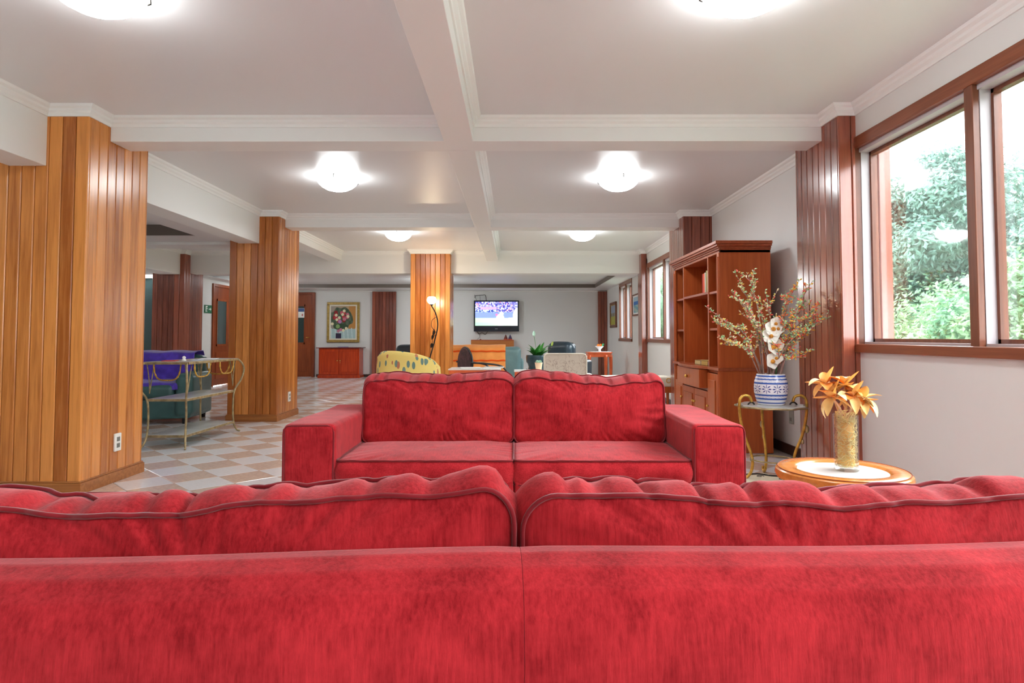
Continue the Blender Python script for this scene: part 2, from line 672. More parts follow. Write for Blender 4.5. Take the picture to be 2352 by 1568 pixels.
# bay 1 (and behind the camera): window band
W1a, W1b = -2.6, 4.25
rw.box(XR1, XR1 + T, YBACK, 4.6, 0, 0.93)
rw.box(XR1, XR1 + T, YBACK, 4.6, 2.345, ZC)
rw.box(XR1, XR1 + T, W1b, 4.6, 0.9, 2.4)
rw.box(XR1, XR1 + T, YBACK, W1a, 0.9, 2.4)
# bay 2
rw.box(XR2, XR2 + T, 4.5, 8.3, 0, ZC)
# bay 3: window band from 8.5 to 11.3
W2a, W2b = 8.5, 11.3
rw.box(XR3, XR3 + T, 8.2, 11.9, 0, 0.93)
rw.box(XR3, XR3 + T, 8.2, 11.9, 2.31, ZC)
rw.box(XR3, XR3 + T, W2b, 11.9, 0.9, 2.4)
rw.box(XR3, XR3 + T, 8.2, W2a, 0.9, 2.4)
# far room: narrow window
W3a, W3b = 12.78, 14.32
rw.box(XR3, XR3 + T, 11.9, W3a, 0, ZC)
rw.box(XR3, XR3 + T, W3b, YF + 0.2, 0, ZC)
rw.box(XR3, XR3 + T, W3a, W3b, 0, 0.93)
struct(rw.build('wall_right', M['wall']))
struct(MB().box(-6.4, 2.6, YF, YF + 0.2, 0, ZC).build('wall_far', M['wall']))
lw = MB()
lw.box(-6.4, -6.2, 12.02, 13.2, 0, 2.3)
lw.box(-6.4, -6.2, 14.1, YF, 0, 2.3)
lw.box(-6.4, -6.2, 13.2, 14.1, 2.12, 2.3)
lw.box(XL, -7.7, 12.02, 12.2, 0, 2.3)
lw.box(-6.6, -6.2, 12.02, 12.2, 0, 2.3)
lw.box(-7.7, -6.6, 12.02, 12.2, 2.12, 2.3)
lw.box(XL - 0.2, XL, YBACK, 12.2, 0, ZC)
struct(lw.build('wall_left', M['wall']))
struct(MB().box(XL, 2.6, YBACK - 0.2, YBACK, 0, ZC).build('wall_back', M['wall']))
struct(MB().box(XR2 - 0.015, XR2, 4.9, 7.78, 0, 0.085).build('baseboard_right', M['darkskirt'], bevel=0.003))
struct(MB().box(-5.0, 2.16, YF - 0.015, YF, 0, 0.07).build('baseboard_far', M['darkskirt'], bevel=0.003))
struct(MB().box(XR3 - 0.015, XR3, 8.55, 11.3, 0, 0.08).build('baseboard_window', M['darkskirt'], bevel=0.003))
bf = MB()
bf.box(-6.2, 2.36, YF - 0.06, YF, ZS - 0.03, ZS)
trim_n[0] += 1
struct(bf.build('trim_%d' % trim_n[0], M['cornice'], bevel=0.008))


# ------------------------------------------------------------------ windows
def window(name, x, y0, y1, z0, z1, mull, sill=True, sash_y=None):
    """opening in a wall whose inner face is x; mull: y positions of upright posts"""
    root = struct(MB().box(x - 0.012, x + 0.10, y0, y1, z1 - 0.075, z1).build(name, M['frame'], bevel=0.004))   # head
    MB().box(x - 0.03, x + 0.10, y0, y1, z0, z0 + 0.055).build('sill', M['frame'], root, bevel=0.004)
    MB().box(x + 0.03, x + 0.14, y0, y1, z0 + 0.055, z0 + 0.068).build('sill_ledge', M['sash'], root)
    MB().box(x + 0.02, x + 0.10, y0, y1, z1 - 0.1, z1 - 0.075).build('head_sash', M['sash'], root)
    for yy in (y0, y1 - 0.03):
        MB().box(x - 0.01, x + 0.10, yy, yy + 0.03, z0, z1).build('jamb', M['framez'], root, bevel=0.003)
    mull = sorted(mull)
    edges = [y0 + 0.03] + [q for m in mull for q in (m - 0.03, m + 0.03)] + [y1 - 0.03]
    for m in mull:
        MB().box(x - 0.005, x + 0.03, m - 0.03, m + 0.03, z0 + 0.05, z1 - 0.07).build('mullion', M['framez'], root, bevel=0.003)
        MB().box(x + 0.03, x + 0.10, m - 0.024, m + 0.024, z0 + 0.05, z1 - 0.07).build('mullion_side', M['sash'], root)
    for k in range(0, len(edges), 2):
        a, b = edges[k], edges[k + 1]
        za, zb = z0 + 0.068, z1 - 0.1
        f = MB()
        f.box(x + 0.085, x + 0.125, a, b, za, za + 0.022)
        f.box(x + 0.085, x + 0.125, a, b, zb - 0.022, zb)
        f.box(x + 0.085, x + 0.125, a, a + 0.022, za, zb)
        f.box(x + 0.085, x + 0.125, b - 0.022, b, za, zb)
        fo = f.build('sash', M['framez'], root)
        MB().box(x + 0.103, x + 0.107, a + 0.02, b - 0.02, za + 0.02, zb - 0.02).build('pane', M['glass'], fo)
        MB().box(x + 0.03, x + 0.085, b - 0.004, b, za, zb).build('jamb_lining', M['sash'], root)
    return root


window('window_1', XR1, W1a, W1b, 0.925, 2.348, [3.165, 2.17, 1.175, 0.18, -0.815, -1.8])
window('window_2', XR3, W2a, W2b, 0.925, 2.31, [10.1, 9.25])
window('window_3', XR3, W3a, W3b, 0.925, 2.2, [13.55])


# ------------------------------------------------------------------ board-clad pillars
def board_mesh(wd, h, mat, th=0.016):
    b = MB()
    g = 0.005
    poly = [(-wd / 2, 0), (wd / 2, 0), (wd / 2, th - g), (wd / 2 - g, th), (-wd / 2 + g, th), (-wd / 2, th - g)]
    b.prism([(x, -y) for x, y in poly], 0, h, 'z')
    me = b.mesh('board')
    me.materials.append(mat)
    return me


def pillar(label, x0, x1, y0, y1, ztop, mat, skirt, faces='fblr', bw=0.092, zskirt=0.085, group=None, name='wood_pillar', cat='pillar'):
    th = 0.016
    cx, cy = (x0 + x1) / 2, (y0 + y1) / 2
    root = thing(name, label, cat, (cx, cy, 0), 0, group)
    hx, hy = (x1 - x0) / 2, (y1 - y0) / 2
    MB().box(-hx + th, hx - th, -hy + th, hy - th, 0, ztop).build('core', M['groove'], root)
    for fc in faces:
        L = 2 * hx if fc in 'fb' else 2 * hy - 2 * th
        n = max(1, round(L / bw))
        wd = L / n
        me = board_mesh(wd - 0.004, ztop, mat)
        for i in range(n):
            q = -L / 2 + wd * (i + 0.5)
            if fc == 'f':
                loc, rz = (q, -hy + th, 0), 0
            elif fc == 'b':
                loc, rz = (q, hy - th, 0), PI
            elif fc == 'r':
                loc, rz = (hx - th, q, 0), PI / 2
            else:
                loc, rz = (-hx + th, q, 0), -PI / 2
            put('board', me, None, root, loc=loc, rot=(0, 0, rz))
    if skirt:
        e = 0.014
        b = MB()
        b.box(-hx - e, hx + e, -hy - e, hy + e, 0, zskirt - 0.012)
        b.box(-hx - e * 0.5, hx + e * 0.5, -hy - e * 0.5, hy + e * 0.5, zskirt - 0.012, zskirt)
        b.build('skirting', M['skirt'], root, bevel=0.003)
    return root


ZT = ZC - 0.058
pillar('honey wood clad pillar with a double outlet low on its lit side', *P1, ZT, M['honey'], True)
pillar('honey wood clad pillar standing beside the gilt console table', *P2, ZT, M['honey'], True)
pillar('orange wood clad pillar glowing behind the floor lamp', *P3, ZT, M['honey'], True)
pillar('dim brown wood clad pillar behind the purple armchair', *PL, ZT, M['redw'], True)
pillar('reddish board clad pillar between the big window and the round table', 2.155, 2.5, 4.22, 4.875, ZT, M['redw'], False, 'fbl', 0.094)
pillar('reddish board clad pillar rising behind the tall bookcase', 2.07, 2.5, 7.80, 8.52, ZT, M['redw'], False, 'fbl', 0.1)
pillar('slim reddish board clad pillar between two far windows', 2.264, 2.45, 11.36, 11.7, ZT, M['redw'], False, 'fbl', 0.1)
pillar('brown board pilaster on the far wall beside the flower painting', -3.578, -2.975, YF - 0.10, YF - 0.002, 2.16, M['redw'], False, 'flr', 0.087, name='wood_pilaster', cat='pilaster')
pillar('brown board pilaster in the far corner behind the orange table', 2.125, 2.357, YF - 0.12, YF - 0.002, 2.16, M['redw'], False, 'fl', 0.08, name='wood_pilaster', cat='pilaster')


# ------------------------------------------------------------------ doors
def door(name, w_, h, mat, glass_part, loc, rz):
    """leaf in local x (width), facing local -y; returns the structure root"""
    root = MB()
    root.box(-w_ / 2 - 0.06, -w_ / 2, -0.03, 0.06, 0, h + 0.06)
    root.box(w_ / 2, w_ / 2 + 0.06, -0.03, 0.06, 0, h + 0.06)
    root.box(-w_ / 2, w_ / 2, -0.03, 0.06, h, h + 0.06)
    ro = struct(root.build(name, mat, loc=loc, rot=(0, 0, rz), bevel=0.004))
    lf = MB()
    lf.box(-w_ / 2, w_ / 2, 0, 0.035, 0.01, h)
    leaf = lf.build('door_leaf', mat, ro)
    if glass_part:
        MB().box(-w_ * 0.28, w_ * 0.24, -0.006, 0.0, h * 0.42, h * 0.86).build('pane', M['darkglass'], leaf)
        fr = MB()
        for a, b_, c, d in ((-w_ * 0.31, -w_ * 0.28, h * 0.40, h * 0.88), (w_ * 0.24, w_ * 0.27, h * 0.40, h * 0.88), (-w_ * 0.31, w_ * 0.27, h * 0.40, h * 0.42), (-w_ * 0.31, w_ * 0.27, h * 0.86, h * 0.88)):
            fr.box(a, b_, -0.012, 0.0, c, d)
        fr.build('pane_frame', mat, leaf)
    pn = MB()
    pn.box(-w_ * 0.32, w_ * 0.32, -0.008, 0, 0.14, h * 0.34)
    pn.build('panel', mat, leaf, bevel=0.006)
    hd = MB()
    hd.tube([(w_ * 0.42, 0, 1.0), (w_ * 0.42, -0.05, 1.0), (w_ * 0.32, -0.055, 1.0)], 0.009, 8)
    hd.build('door_handle', M['brass'], leaf, smooth=True)
    return ro


door('door_1', 0.80, 2.08, M['door'], True, (-5.50, YF - 0.06, 0), 0)
door('door_2', 0.80, 2.06, M['door'], True, (-6.20, 13.62, 0), PI / 2)
d3 = struct(MB().box(-7.7, -6.62, 12.05, 12.09, 0, 2.12).build('door_3', M['darkglass']))
MB().box(-7.18, -7.12, 12.03, 12.05, 0, 2.12).build('door_stile', M['dkiron'], d3)

# ------------------------------------------------------------------ ceiling lamps
lamp_bowl = [(0.002, -0.135), (0.05, -0.132), (0.10, -0.118), (0.145, -0.09), (0.175, -0.058), (0.192, -0.024), (0.196, -0.012)]


def make_lamp(label, loc, group=None, gm_='lampglass'):
    root = thing('ceiling_lamp', label, 'ceiling lamp', loc, 0, group)
    MB().lathe([(0.186, 0), (0.186, -0.014), (0.18, -0.022)], 32).build('ceiling_plate', M['white'], root, smooth='auto')
    b = MB().lathe(lamp_bowl, 32, cap0=True, cap1=False)
    b.v = [(x, y, z * 0.85 - 0.022) for x, y, z in b.v]
    b.build('glass_bowl', M[gm_], root, smooth=True)
    for k in range(3):
        a = 2 * PI * k / 3 + 0.6
        MB().tube([(0.15 * math.cos(a), 0.15 * math.sin(a), -0.004), (0.203 * math.cos(a), 0.203 * math.sin(a), -0.02), (0.203 * math.cos(a), 0.203 * math.sin(a), -0.045), (0.19 * math.cos(a), 0.19 * math.sin(a), -0.052)], 0.005, 6).build('clip', M['dkiron'], root, smooth=True)
    return root


GL = 'frosted ceiling lamps'
for y, ll, lr in ((2.71, 'frosted dome lamp in the ceiling bay over the red sofas, left of the centre beam', 'frosted dome lamp in the ceiling bay beside the big window'),
                  (6.14, 'frosted dome lamp between the first two honey pillars', 'frosted dome lamp on the ceiling before the bookcase bay'),
                  (9.4, 'frosted dome lamp hanging before the pillar with the floor lamp', 'frosted dome lamp on the ceiling before the television room')):
    make_lamp(ll, (-1.80 if y < 3 else -1.70, y, ZC), GL)
    make_lamp(lr, (1.01, y, ZC), GL)
for x in (-1.66, 0.985):
    make_lamp('frosted dome lamp behind the turned sofa, ' + ('away from the windows' if x < 0 else 'beside the windows'), (x, -0.8, ZC), GL)
for y, l in ((3.0, 'frosted dome lamp hidden in the left room behind the pillars'), (9.9, 'frosted dome lamp of the left room beyond the dim wood pillar')):
    make_lamp(l, (-5.2 if y < 7 else -8.0, y, 2.33 if y < 7 else ZC), GL)

for x, l in ((-1.82, 'added frosted fill lamp hidden behind the pillar with the floor lamp'), (-5.35, 'added frosted fill lamp hidden from view before the far door')):  # added lamps, hidden behind pillars, to brighten the far room
    make_lamp(l, (x, 14.1, ZS + 0.09), GL, 'lampglass_fill' if x > -3 else 'lampglass')


# ------------------------------------------------------------------ outlets
def outlet(label, loc, rz, mat, n=2, h=0.125, w_=0.075):
    root = thing('wall_outlet', label, 'outlet', loc, rz)
    MB().box(-w_ / 2, w_ / 2, -0.014, 0.0, 0, h).build('cover_plate', mat, root, bevel=0.004)
    for k in range(n):
        MB().box(-0.017, 0.017, -0.0155, -0.012, h * (0.2 + 0.36 * k), h * (0.2 + 0.36 * k) + 0.03).build('socket', M['slot'], root)
    return root


outlet('white outlet plate low on the first honey pillar', (-2.83, 4.60, 0.215), PI / 2, M['plate'])
outlet('small white outlet plate low on the pillar by the console table', (-2.87, 8.22, 0.20), PI / 2, M['plate'])
outlet('grey outlet plate on the white wall beside the bookcase', (XR2, 5.62, 0.27), -PI / 2, M['greyplate'], 1)


# ------------------------------------------------------------------ red sofas
def rrect(wd, h, r, N):
    per = 2 * (wd - 2 * r) + 2 * (h - 2 * r) + 2 * PI * r
    out = []
    segs = [('l', (-wd / 2 + r, -h / 2), (1, 0), wd - 2 * r), ('a', (wd / 2 - r, -h / 2 + r), -PI / 2, r), ('l', (wd / 2, -h / 2 + r), (0, 1), h - 2 * r),
            ('a', (wd / 2 - r, h / 2 - r), 0, r), ('l', (wd / 2 - r, h / 2), (-1, 0), wd - 2 * r), ('a', (-wd / 2 + r, h / 2 - r), PI / 2, r),
            ('l', (-wd / 2, h / 2 - r), (0, -1), h - 2 * r), ('a', (-wd / 2 + r, -h / 2 + r), PI, r)]
    for i in range(N):
        q = per * i / N
        for sg in segs:
            L = sg[3] if sg[0] == 'l' else PI / 2 * r
            if q <= L:
                if sg[0] == 'l':
                    out.append((sg[1][0] + sg[2][0] * q, sg[1][1] + sg[2][1] * q, (sg[2][1], -sg[2][0])))
                else:
                    a = sg[2] + q / r
                    out.append((sg[1][0] + r * math.cos(a), sg[1][1] + r * math.sin(a), (math.cos(a), math.sin(a))))
                break
            q -= L
    return out


def cushion(wd, h, t, mat, pmat, parent, loc, rot, seed, name='back_cushion', bulge=0.05, sag=0.012, folds=9, fold_d=0.012, rc=0.05, N=220, wr=1.0, top=None, slope=0.0):
    rr = random.Random(seed)
    per = rrect(wd, h, rc, N)
    ph = [rr.uniform(0, 6.28) for _ in range(8)]
    fx = []
    for k in range(folds):
        fx.append((-wd / 2 + wd * (k + 0.5 + rr.uniform(-0.35, 0.35)) / folds, rr.uniform(0.45, 1.0) * fold_d, rr.uniform(0.008, 0.022), rr.uniform(-0.25, 0.25)))

    def sagz(x, z):
        k = max(0.0, (z + h / 2) / h)
        if top:
            q = (x / wd + 0.5) * (len(top) - 1)
            i0 = max(0, min(int(q), len(top) - 2))
            t_ = q - i0
            t_ = t_ * t_ * (3 - 2 * t_)
            return (top[i0] * (1 - t_) + top[i0 + 1] * t_ + 0.25 * sag * math.sin(9 * PI * x / wd + ph[1])) * k * k
        s_ = sag * (math.sin(2.2 * PI * x / wd + ph[0]) + 0.6 * math.sin(5.3 * PI * x / wd + ph[1]))
        return s_ * k * k

    def foldv(x, z, slant=0.0):
        if z < 0.1 * h:
            return 0.0
        return sum(d * math.exp(-((x - q - sl * slant) / sg) ** 2) for q, d, sg, sl in fx)
    b = MB()
    RN = 16
    # panels
    seam = {}
    for sgn in (-1, 1):
        rings = []
        for k in range(1, RN + 1):
            r = k / RN
            row = []
            for (x, z, nn) in per:
                px, pz = x * r, z * r
                e = 1 - r
                y = t / 2 + bulge * (1 - r ** 2.6) * (1 - 0.25 * (pz / h + 0.5))
                # wrinkles running in from the seam
                u = math.atan2(pz, px)
                y += wr * 0.003 * math.exp(-((e - 0.12) / 0.16) ** 2) * (math.sin(23 * u + ph[2] + 3 * math.sin(5 * u)) + 0.6 * math.sin(41 * u + ph[3]))
                y += wr * 0.007 * math.sin(9 * px + 6 * pz + ph[4]) * e + wr * 0.005 * math.sin(17 * px - 11 * pz + ph[5]) * e
                y -= foldv(px, pz, e) * math.exp(-(e / 0.22) ** 2) * 0.9
                zz = pz + sagz(px, pz) + 0.5 * slope * sgn * max(0.0, pz / h + 0.5) ** 2
                if r == 1:
                    zz -= 0.35 * foldv(px, pz)
                row.append((px, sgn * y, zz))
            rings.append(row)
        base = len(b.v)
        b.v.append((0, sgn * (t / 2 + bulge), sagz(0, 0)))
        for row in rings:
            b.v += row
        for i in range(N):
            j = (i + 1) % N
            b.f.append((base, base + 1 + i, base + 1 + j))
            for k in range(RN - 1):
                a0 = base + 1 + k * N
                b.f.append((a0 + i, a0 + N + i, a0 + N + j, a0 + j))
        seam[sgn] = (base + 1 + (RN - 1) * N, rings[-1])
    # boxing band between the two seams, puckered
    KB = 8
    prev = seam[-1][0]
    for k in range(1, KB):
        q = k / KB
        cur = len(b.v)
        for i, (x, z, nn) in enumerate(per):
            p0 = Vector(seam[-1][1][i])
            p1 = Vector(seam[1][1][i])
            p = p0.lerp(p1, q)
            o = 0.020 * math.sin(PI * q) * (1 + 0.35 * math.sin(13 * x + ph[6]))
            o -= foldv(x, z) * math.sin(PI * q) ** 0.7 * 1.3
            o += 0.003 * wr * math.sin(57 * (x + z) + ph[7]) * math.sin(PI * q)
            p += Vector((nn[0], 0, nn[1])) * o
            b.v.append(tuple(p))
        for i in range(N):
            j = (i + 1) % N
            b.f.append((prev + i, prev + j, cur + j, cur + i))
        prev = cur
    last = seam[1][0]
    for i in range(N):
        j = (i + 1) % N
        b.f.append((prev + i, prev + j, last + j, last + i))
    ob = b.build(name, mat, parent, smooth=True, loc=loc, rot=rot)
    for sgn in (-1, 1):
        pts = []
        for i, p in enumerate(seam[sgn][1]):
            nn = per[i][2]
            pts.append((p[0] + nn[0] * 0.003, p[1] + sgn * 0.003, p[2] + nn[1] * 0.003))
        MB().tube(pts, 0.0044, 6, closed=True).build('piping', pmat, ob, smooth=True)
    return ob


def soft_box(name, x0, x1, y0, y1, z0, z1, mat, parent, bev=0.03, seg=4, noise=0.004, seed=0, cuts=0.08):
    rr = random.Random(seed)
    bm = bmesh.new()
    bmesh.ops.create_cube(bm, size=1.0)
    for v in bm.verts:
        v.co = Vector(((x0 + x1) / 2 + v.co.x * (x1 - x0), (y0 + y1) / 2 + v.co.y * (y1 - y0), (z0 + z1) / 2 + v.co.z * (z1 - z0)))
    bmesh.ops.bevel(bm, geom=list(bm.edges), offset=bev, segments=seg, profile=0.5, affect='EDGES')
    for _ in range(3):
        lg = [e for e in bm.edges if e.calc_length() > cuts]
        if not lg:
            break
        bmesh.ops.subdivide_edges(bm, edges=lg, cuts=2, use_grid_fill=True)
    a = [rr.uniform(0, 6) for _ in range(6)]
    for v in bm.verts:
        c = v.co
        v.co = c + Vector((math.sin(7 * c.y + 5 * c.z + a[0]), math.sin(6 * c.x + 8 * c.z + a[1]), math.sin(6 * c.x + 7 * c.y + a[2]))) * noise
    bmesh.ops.recalc_face_normals(bm, faces=bm.faces)
    me = bpy.data.meshes.new(name)
    bm.to_mesh(me)
    bm.free()
    return put(name, me, mat, parent, smooth=True)


def red_sofa(label, loc, rz, seeds, sags, W=1.15, ch=0.395, cz=0.588, cy=0.695, tilt=7.0, ct_=0.2, tops=(None, None), slope=0.06, gap=0.004):
    root = thing('red_sofa', label, 'sofa', loc, rz)
    A, DP = 0.262, 0.97
    red, pip = M['red'], M['piping']
    for s in (-1, 1):
        x0, x1 = (-W, -W + A) if s < 0 else (W - A, W)
        arm = soft_box('arm', x0, x1, 0.0, DP, 0.05, 0.592, red, root, 0.028, 4, 0.003, 3 + s)
        r = 0.028
        for yy in (0.006,):
            pts = []
            for (px, pz, nn) in rrect(A - 0.012, 0.542 - 0.012, 0.03, 60):
                pts.append(((x0 + x1) / 2 + px, yy, 0.321 + pz))
            MB().tube(pts, 0.0045, 6, closed=True).build('piping', pip, arm, smooth=True)
    soft_box('base', -W + A - 0.01, W - A + 0.01, 0.035, DP - 0.1, 0.06, 0.30, red, root, 0.02, 3, 0.003, 9)
    cw = W - A - 0.002
    # seat cushions
    for k, s in enumerate((-1, 1)):
        st = cushion(cw - 0.004, 0.66, 0.115, red, pip, root, (s * cw / 2, 0.345, 0.352), (-PI / 2, 0, 0), seeds[2 + k], 'seat_cushion', 0.022, 0.002, 4, 0.002, 0.035, 160, 0.45)
        soft_box('seat_front', s * cw / 2 - cw / 2 + 0.004, s * cw / 2 + cw / 2 - 0.004, 0.012, 0.10, 0.065, 0.315, red, root, 0.012, 3, 0.003, 20 + k)
    # back panels with rounded top, seam in the middle
    prof = [(0.80, 0.08), (0.80, 0.60), (0.805, 0.64), (0.822, 0.672), (0.85, 0.69), (0.885, 0.692), (0.92, 0.680), (0.948, 0.655), (0.964, 0.615), (0.97, 0.56), (0.97, 0.08)]
    for k, s in enumerate((-1, 1)):
        b = MB()
        nx = 26

        def fn(u, v, s=s):
            x = s * (0.0003 + u * (W - A + 0.02))
            i = v * (len(prof) - 1)
            i0 = min(int(i), len(prof) - 2)
            t_ = i - i0
            y = prof[i0][0] * (1 - t_) + prof[i0 + 1][0] * t_
            z = prof[i0][1] * (1 - t_) + prof[i0 + 1][1] * t_
            edge = math.exp(-u * W / 0.006)
            cy, cz = 0.885, 0.6
            y += (cy - y) * 0.02 * edge
            z += 0.004 * math.sin(5 * x + 1.3) * (1 if z > 0.55 else 0) - 0.0015 * edge
            return (x, y, z)
        b.grid(fn, nx, 61)
        n0 = len(b.v)
        b.f.append(tuple(j * nx for j in range(61)))
        b.f.append(tuple(j * nx + nx - 1 for j in range(61)))
        b.build('back_panel', red, root, smooth='auto')
    # back cushions lean against the panels
    for k, s in enumerate((-1, 1)):
        cushion(cw - gap, ch, ct_, red, pip, root, (s * cw / 2, cy, cz), (math.radians(-tilt), 0, 0), seeds[k], 'back_cushion', 0.045, sags[k], 10, 0.013, 0.055, 240, 1.0, tops[k], slope)
    for sx in (-1, 1):
        for yy in (0.08, 0.86):
            MB().lathe([(0.03, 0.0), (0.034, 0.055)], 12, (sx * (W - 0.1), yy, 0)).build('foot', M['groove'], root)
    return root


red_sofa('plump red fabric sofa seen from the front, standing before the flower stand', (0.0, 3.2, 0), 0.0, (11, 23, 5, 6), (0.007, 0.012), tops=((-0.004, 0.004, -0.006, -0.014, -0.006, 0.010, 0.006), (0.004, 0.016, 0.0, -0.016, -0.026, -0.012, 0.002)))
red_sofa('red fabric sofa with its back turned, facing the other red sofa', (-0.032, 1.895, 0), PI + math.radians(2.8), (31, 47, 8, 9), (0.010, 0.009), 1.24, 0.375, 0.568, 0.752, 2.0, 0.11, slope=0.0, gap=0.02, tops=((-0.004, -0.004, -0.012, -0.016, -0.010, 0.0, 0.010, 0.006), (0.022, 0.012, 0.008, 0.002, -0.014, -0.018, -0.004, 0.007)))


# ------------------------------------------------------------------ bookcase
BX, BY = 2.065, 6.52
bc = thing('bookcase', 'tall reddish wooden bookcase with open shelves, a drawer and panelled doors', 'bookcase', (BX, BY, 0))
XF, XB = -0.225, 0.225
YA, YB = -0.81, 0.81
ca, cay = M['case'], M['casey']
for yy in (YA, YB - 0.03):
    MB().box(XF, XB, yy, yy + 0.03, 0.0, 1.80).build('side_panel', ca, bc, bevel=0.003)
MB().box(XB - 0.015, XB, YA + 0.03, YB - 0.03, 0.05, 1.80).build('back_panel', ca, bc)
cr = MB()
for k, (e, z0, z1) in enumerate(((0.0, 1.775, 1.80), (0.012, 1.80, 1.815), (0.022, 1.815, 1.832), (0.040, 1.832, 1.85), (0.052, 1.85, 1.878))):
    cr.box(XF - e, XB, YA - e, YB + e, z0, z1)
cr.build('crown_moulding', cay, bc, bevel=0.003)
for y0, y1 in ((YA, YA + 0.06), (YB - 0.06, YB)):
    b = MB().box(XF - 0.012, XF + 0.004, y0, y1, 0.0, 1.775)
    st = b.build('stile', ca, bc, bevel=0.003)
    for q in (0.014, 0.03, 0.046):
        MB().tube([(XF - 0.014, y0 + q, 0.1), (XF - 0.014, y0 + q, 1.74)], 0.005, 6).build('reed', ca, st)
YD1, YD2 = YA + 0.37, YB - 0.37
for yy in (YD1, YD2):
    MB().box(XF + 0.002, XB - 0.015, yy - 0.014, yy + 0.014, 0.05, 1.775).build('divider', ca, bc)
MB().box(XF, XB - 0.015, YD1, YD2, 1.43, 1.452).build('shelf', cay, bc)
for y0, y1 in ((YA + 0.03, YD1), (YD2, YB - 0.03)):
    for z in (1.085, 1.425):
        MB().box(XF + 0.01, XB - 0.015, y0, y1, z, z + 0.02).build('shelf', cay, bc)
# bench top with a bow in the middle
poly = [(XB, YA - 0.012), (XF - 0.03, YA - 0.012), (XF - 0.03, YD1 - 0.06)]
for k in range(9):
    t = k / 8
    poly.append((XF - 0.03 - 0.085 * math.sin(PI * min(1, t * 1.0)) ** 0.5, YD1 - 0.06 + (YD2 - YD1 + 0.12) * t))
poly += [(XF - 0.03, YB + 0.012), (XB, YB + 0.012)]
MB().prism(poly, 0.722, 0.748, 'z').build('bench_top', cay, bc, bevel=0.004)
dr = MB().box(XF - 0.085, XF + 0.1, YD1 + 0.03, YD2 - 0.03, 0.54, 0.715).build('drawer', ca, bc, bevel=0.005)
MB().ball((XF - 0.1, 0, 0.63), 0.017, 12, 8).build('knob', M['brass'], dr, smooth=True)
MB().box(XF, XB - 0.015, YD2, YB - 0.03, 0.555, 0.575).build('shelf', cay, bc)
MB().box(XF, XB - 0.015, YD1, YD2, 0.515, 0.535).build('shelf', cay, bc)
MB().box(XF + 0.002, XB - 0.015, YA + 0.03, YD1, 0.695, 0.72).build('shelf', cay, bc)
MB().box(XF - 0.006, XB - 0.01, YA + 0.032, YB - 0.032, 0.0, 0.075).build('plinth', ca, bc, bevel=0.004)


def case_door(y0, y1, z0, z1, knob_y):
    d = MB().box(XF - 0.016, XF + 0.004, y0 + 0.004, y1 - 0.004, z0, z1).build('cabinet_door', ca, bc, bevel=0.003)
    MB().box(XF - 0.026, XF - 0.014, y0 + 0.06, y1 - 0.06, z0 + 0.06, z1 - 0.06).build('raised_panel', ca, d, bevel=0.01, seg=3)
    MB().ball((XF - 0.028, knob_y, z0 + 0.3), 0.012, 10, 6).build('knob', M['brass'], d, smooth=True)


case_door(YA + 0.06, YD1, 0.08, 0.69, YD1 - 0.03)
case_door(YD1, 0.0, 0.08, 0.51, -0.03)
case_door(0.0, YD2, 0.08, 0.51, 0.03)
case_door(YD2, YB - 0.06, 0.08, 0.55, YD2 + 0.03)


def book(label, x, y, z, th, dp, h, rgb, tilt=0.0, group='books in the bookcase', flat=False):
    """standing book: spine faces local -x; thickness along y. flat: lies down"""
    c = plain('book_cover', rgb, 0.55)
    root = thing('book', label, 'book', (x, y, z), 0, group)
    if tilt:
        root.rotation_euler = (tilt, 0, 0)
    if flat:
        a, b_ = (0, dp), (-h / 2, h / 2)
        MB().box(0.003, dp - 0.003, -h / 2 + 0.002, h / 2 - 0.003, 0.003, th - 0.003).build('pages', M['paper'], root)
        cv = MB()
        cv.box(0, dp, -h / 2, h / 2, 0, 0.003)
        cv.box(0, dp, -h / 2, h / 2, th - 0.003, th)
        cv.box(0, 0.003, -h / 2, h / 2, 0, th)
        cv.build('cover', c, root)
    else:
        MB().box(0.003, dp - 0.003, -th / 2 + 0.003, th / 2 - 0.003, 0.003, h - 0.004).build('pages', M['paper'], root)
        cv = MB()
        cv.box(0, dp, -th / 2, -th / 2 + 0.003, 0, h)
        cv.box(0, dp, th / 2 - 0.003, th / 2, 0, h)
        cv.box(0, 0.003, -th / 2, th / 2, 0, h)
        cv.build('cover', c, root)
    return root


bx = BX + XF + 0.05
zsh = 1.453
yy = BY - 0.375
for nm, th, h, rgb in (('yellow-spined book standing next to the bookcase divider', 0.05, 0.225, (222, 196, 110)), ('grey-green book among the upright books on the top shelf', 0.042, 0.232, (150, 150, 120)),
                       ('thin cream book among the upright books on the top shelf', 0.034, 0.215, (230, 222, 200)), ('olive book among the upright books on the top shelf', 0.042, 0.22, (172, 160, 96)),
                       ('white-spined book among the upright books on the top shelf', 0.036, 0.205, (232, 226, 214)), ('bright orange book leaning on the upright row', 0.045, 0.2, (238, 92, 36))):
    book(nm, bx, yy, zsh, th, 0.15, h, rgb)
    yy += th + 0.004
book('broad dark red book at the end of the upright row', bx + 0.02, yy + 0.03, zsh, 0.10, 0.15, 0.205, (190, 26, 30))
book('dark blue book lying on top of the upright row', bx + 0.03, BY - 0.30, zsh + 0.234, 0.03, 0.14, 0.16, (40, 44, 110), flat=True)
book('old yellow book lying on the bookcase bench', BX + XF + 0.0, BY - 0.30, 0.749, 0.045, 0.17, 0.2, (206, 170, 84), flat=True)
book('old cream book lying on the bookcase bench', BX + XF + 0.0, BY - 0.07, 0.749, 0.042, 0.16, 0.19, (214, 190, 130), flat=True)
pt = MB().ball((0, 0, 0.02), 0.022, 12, 8)
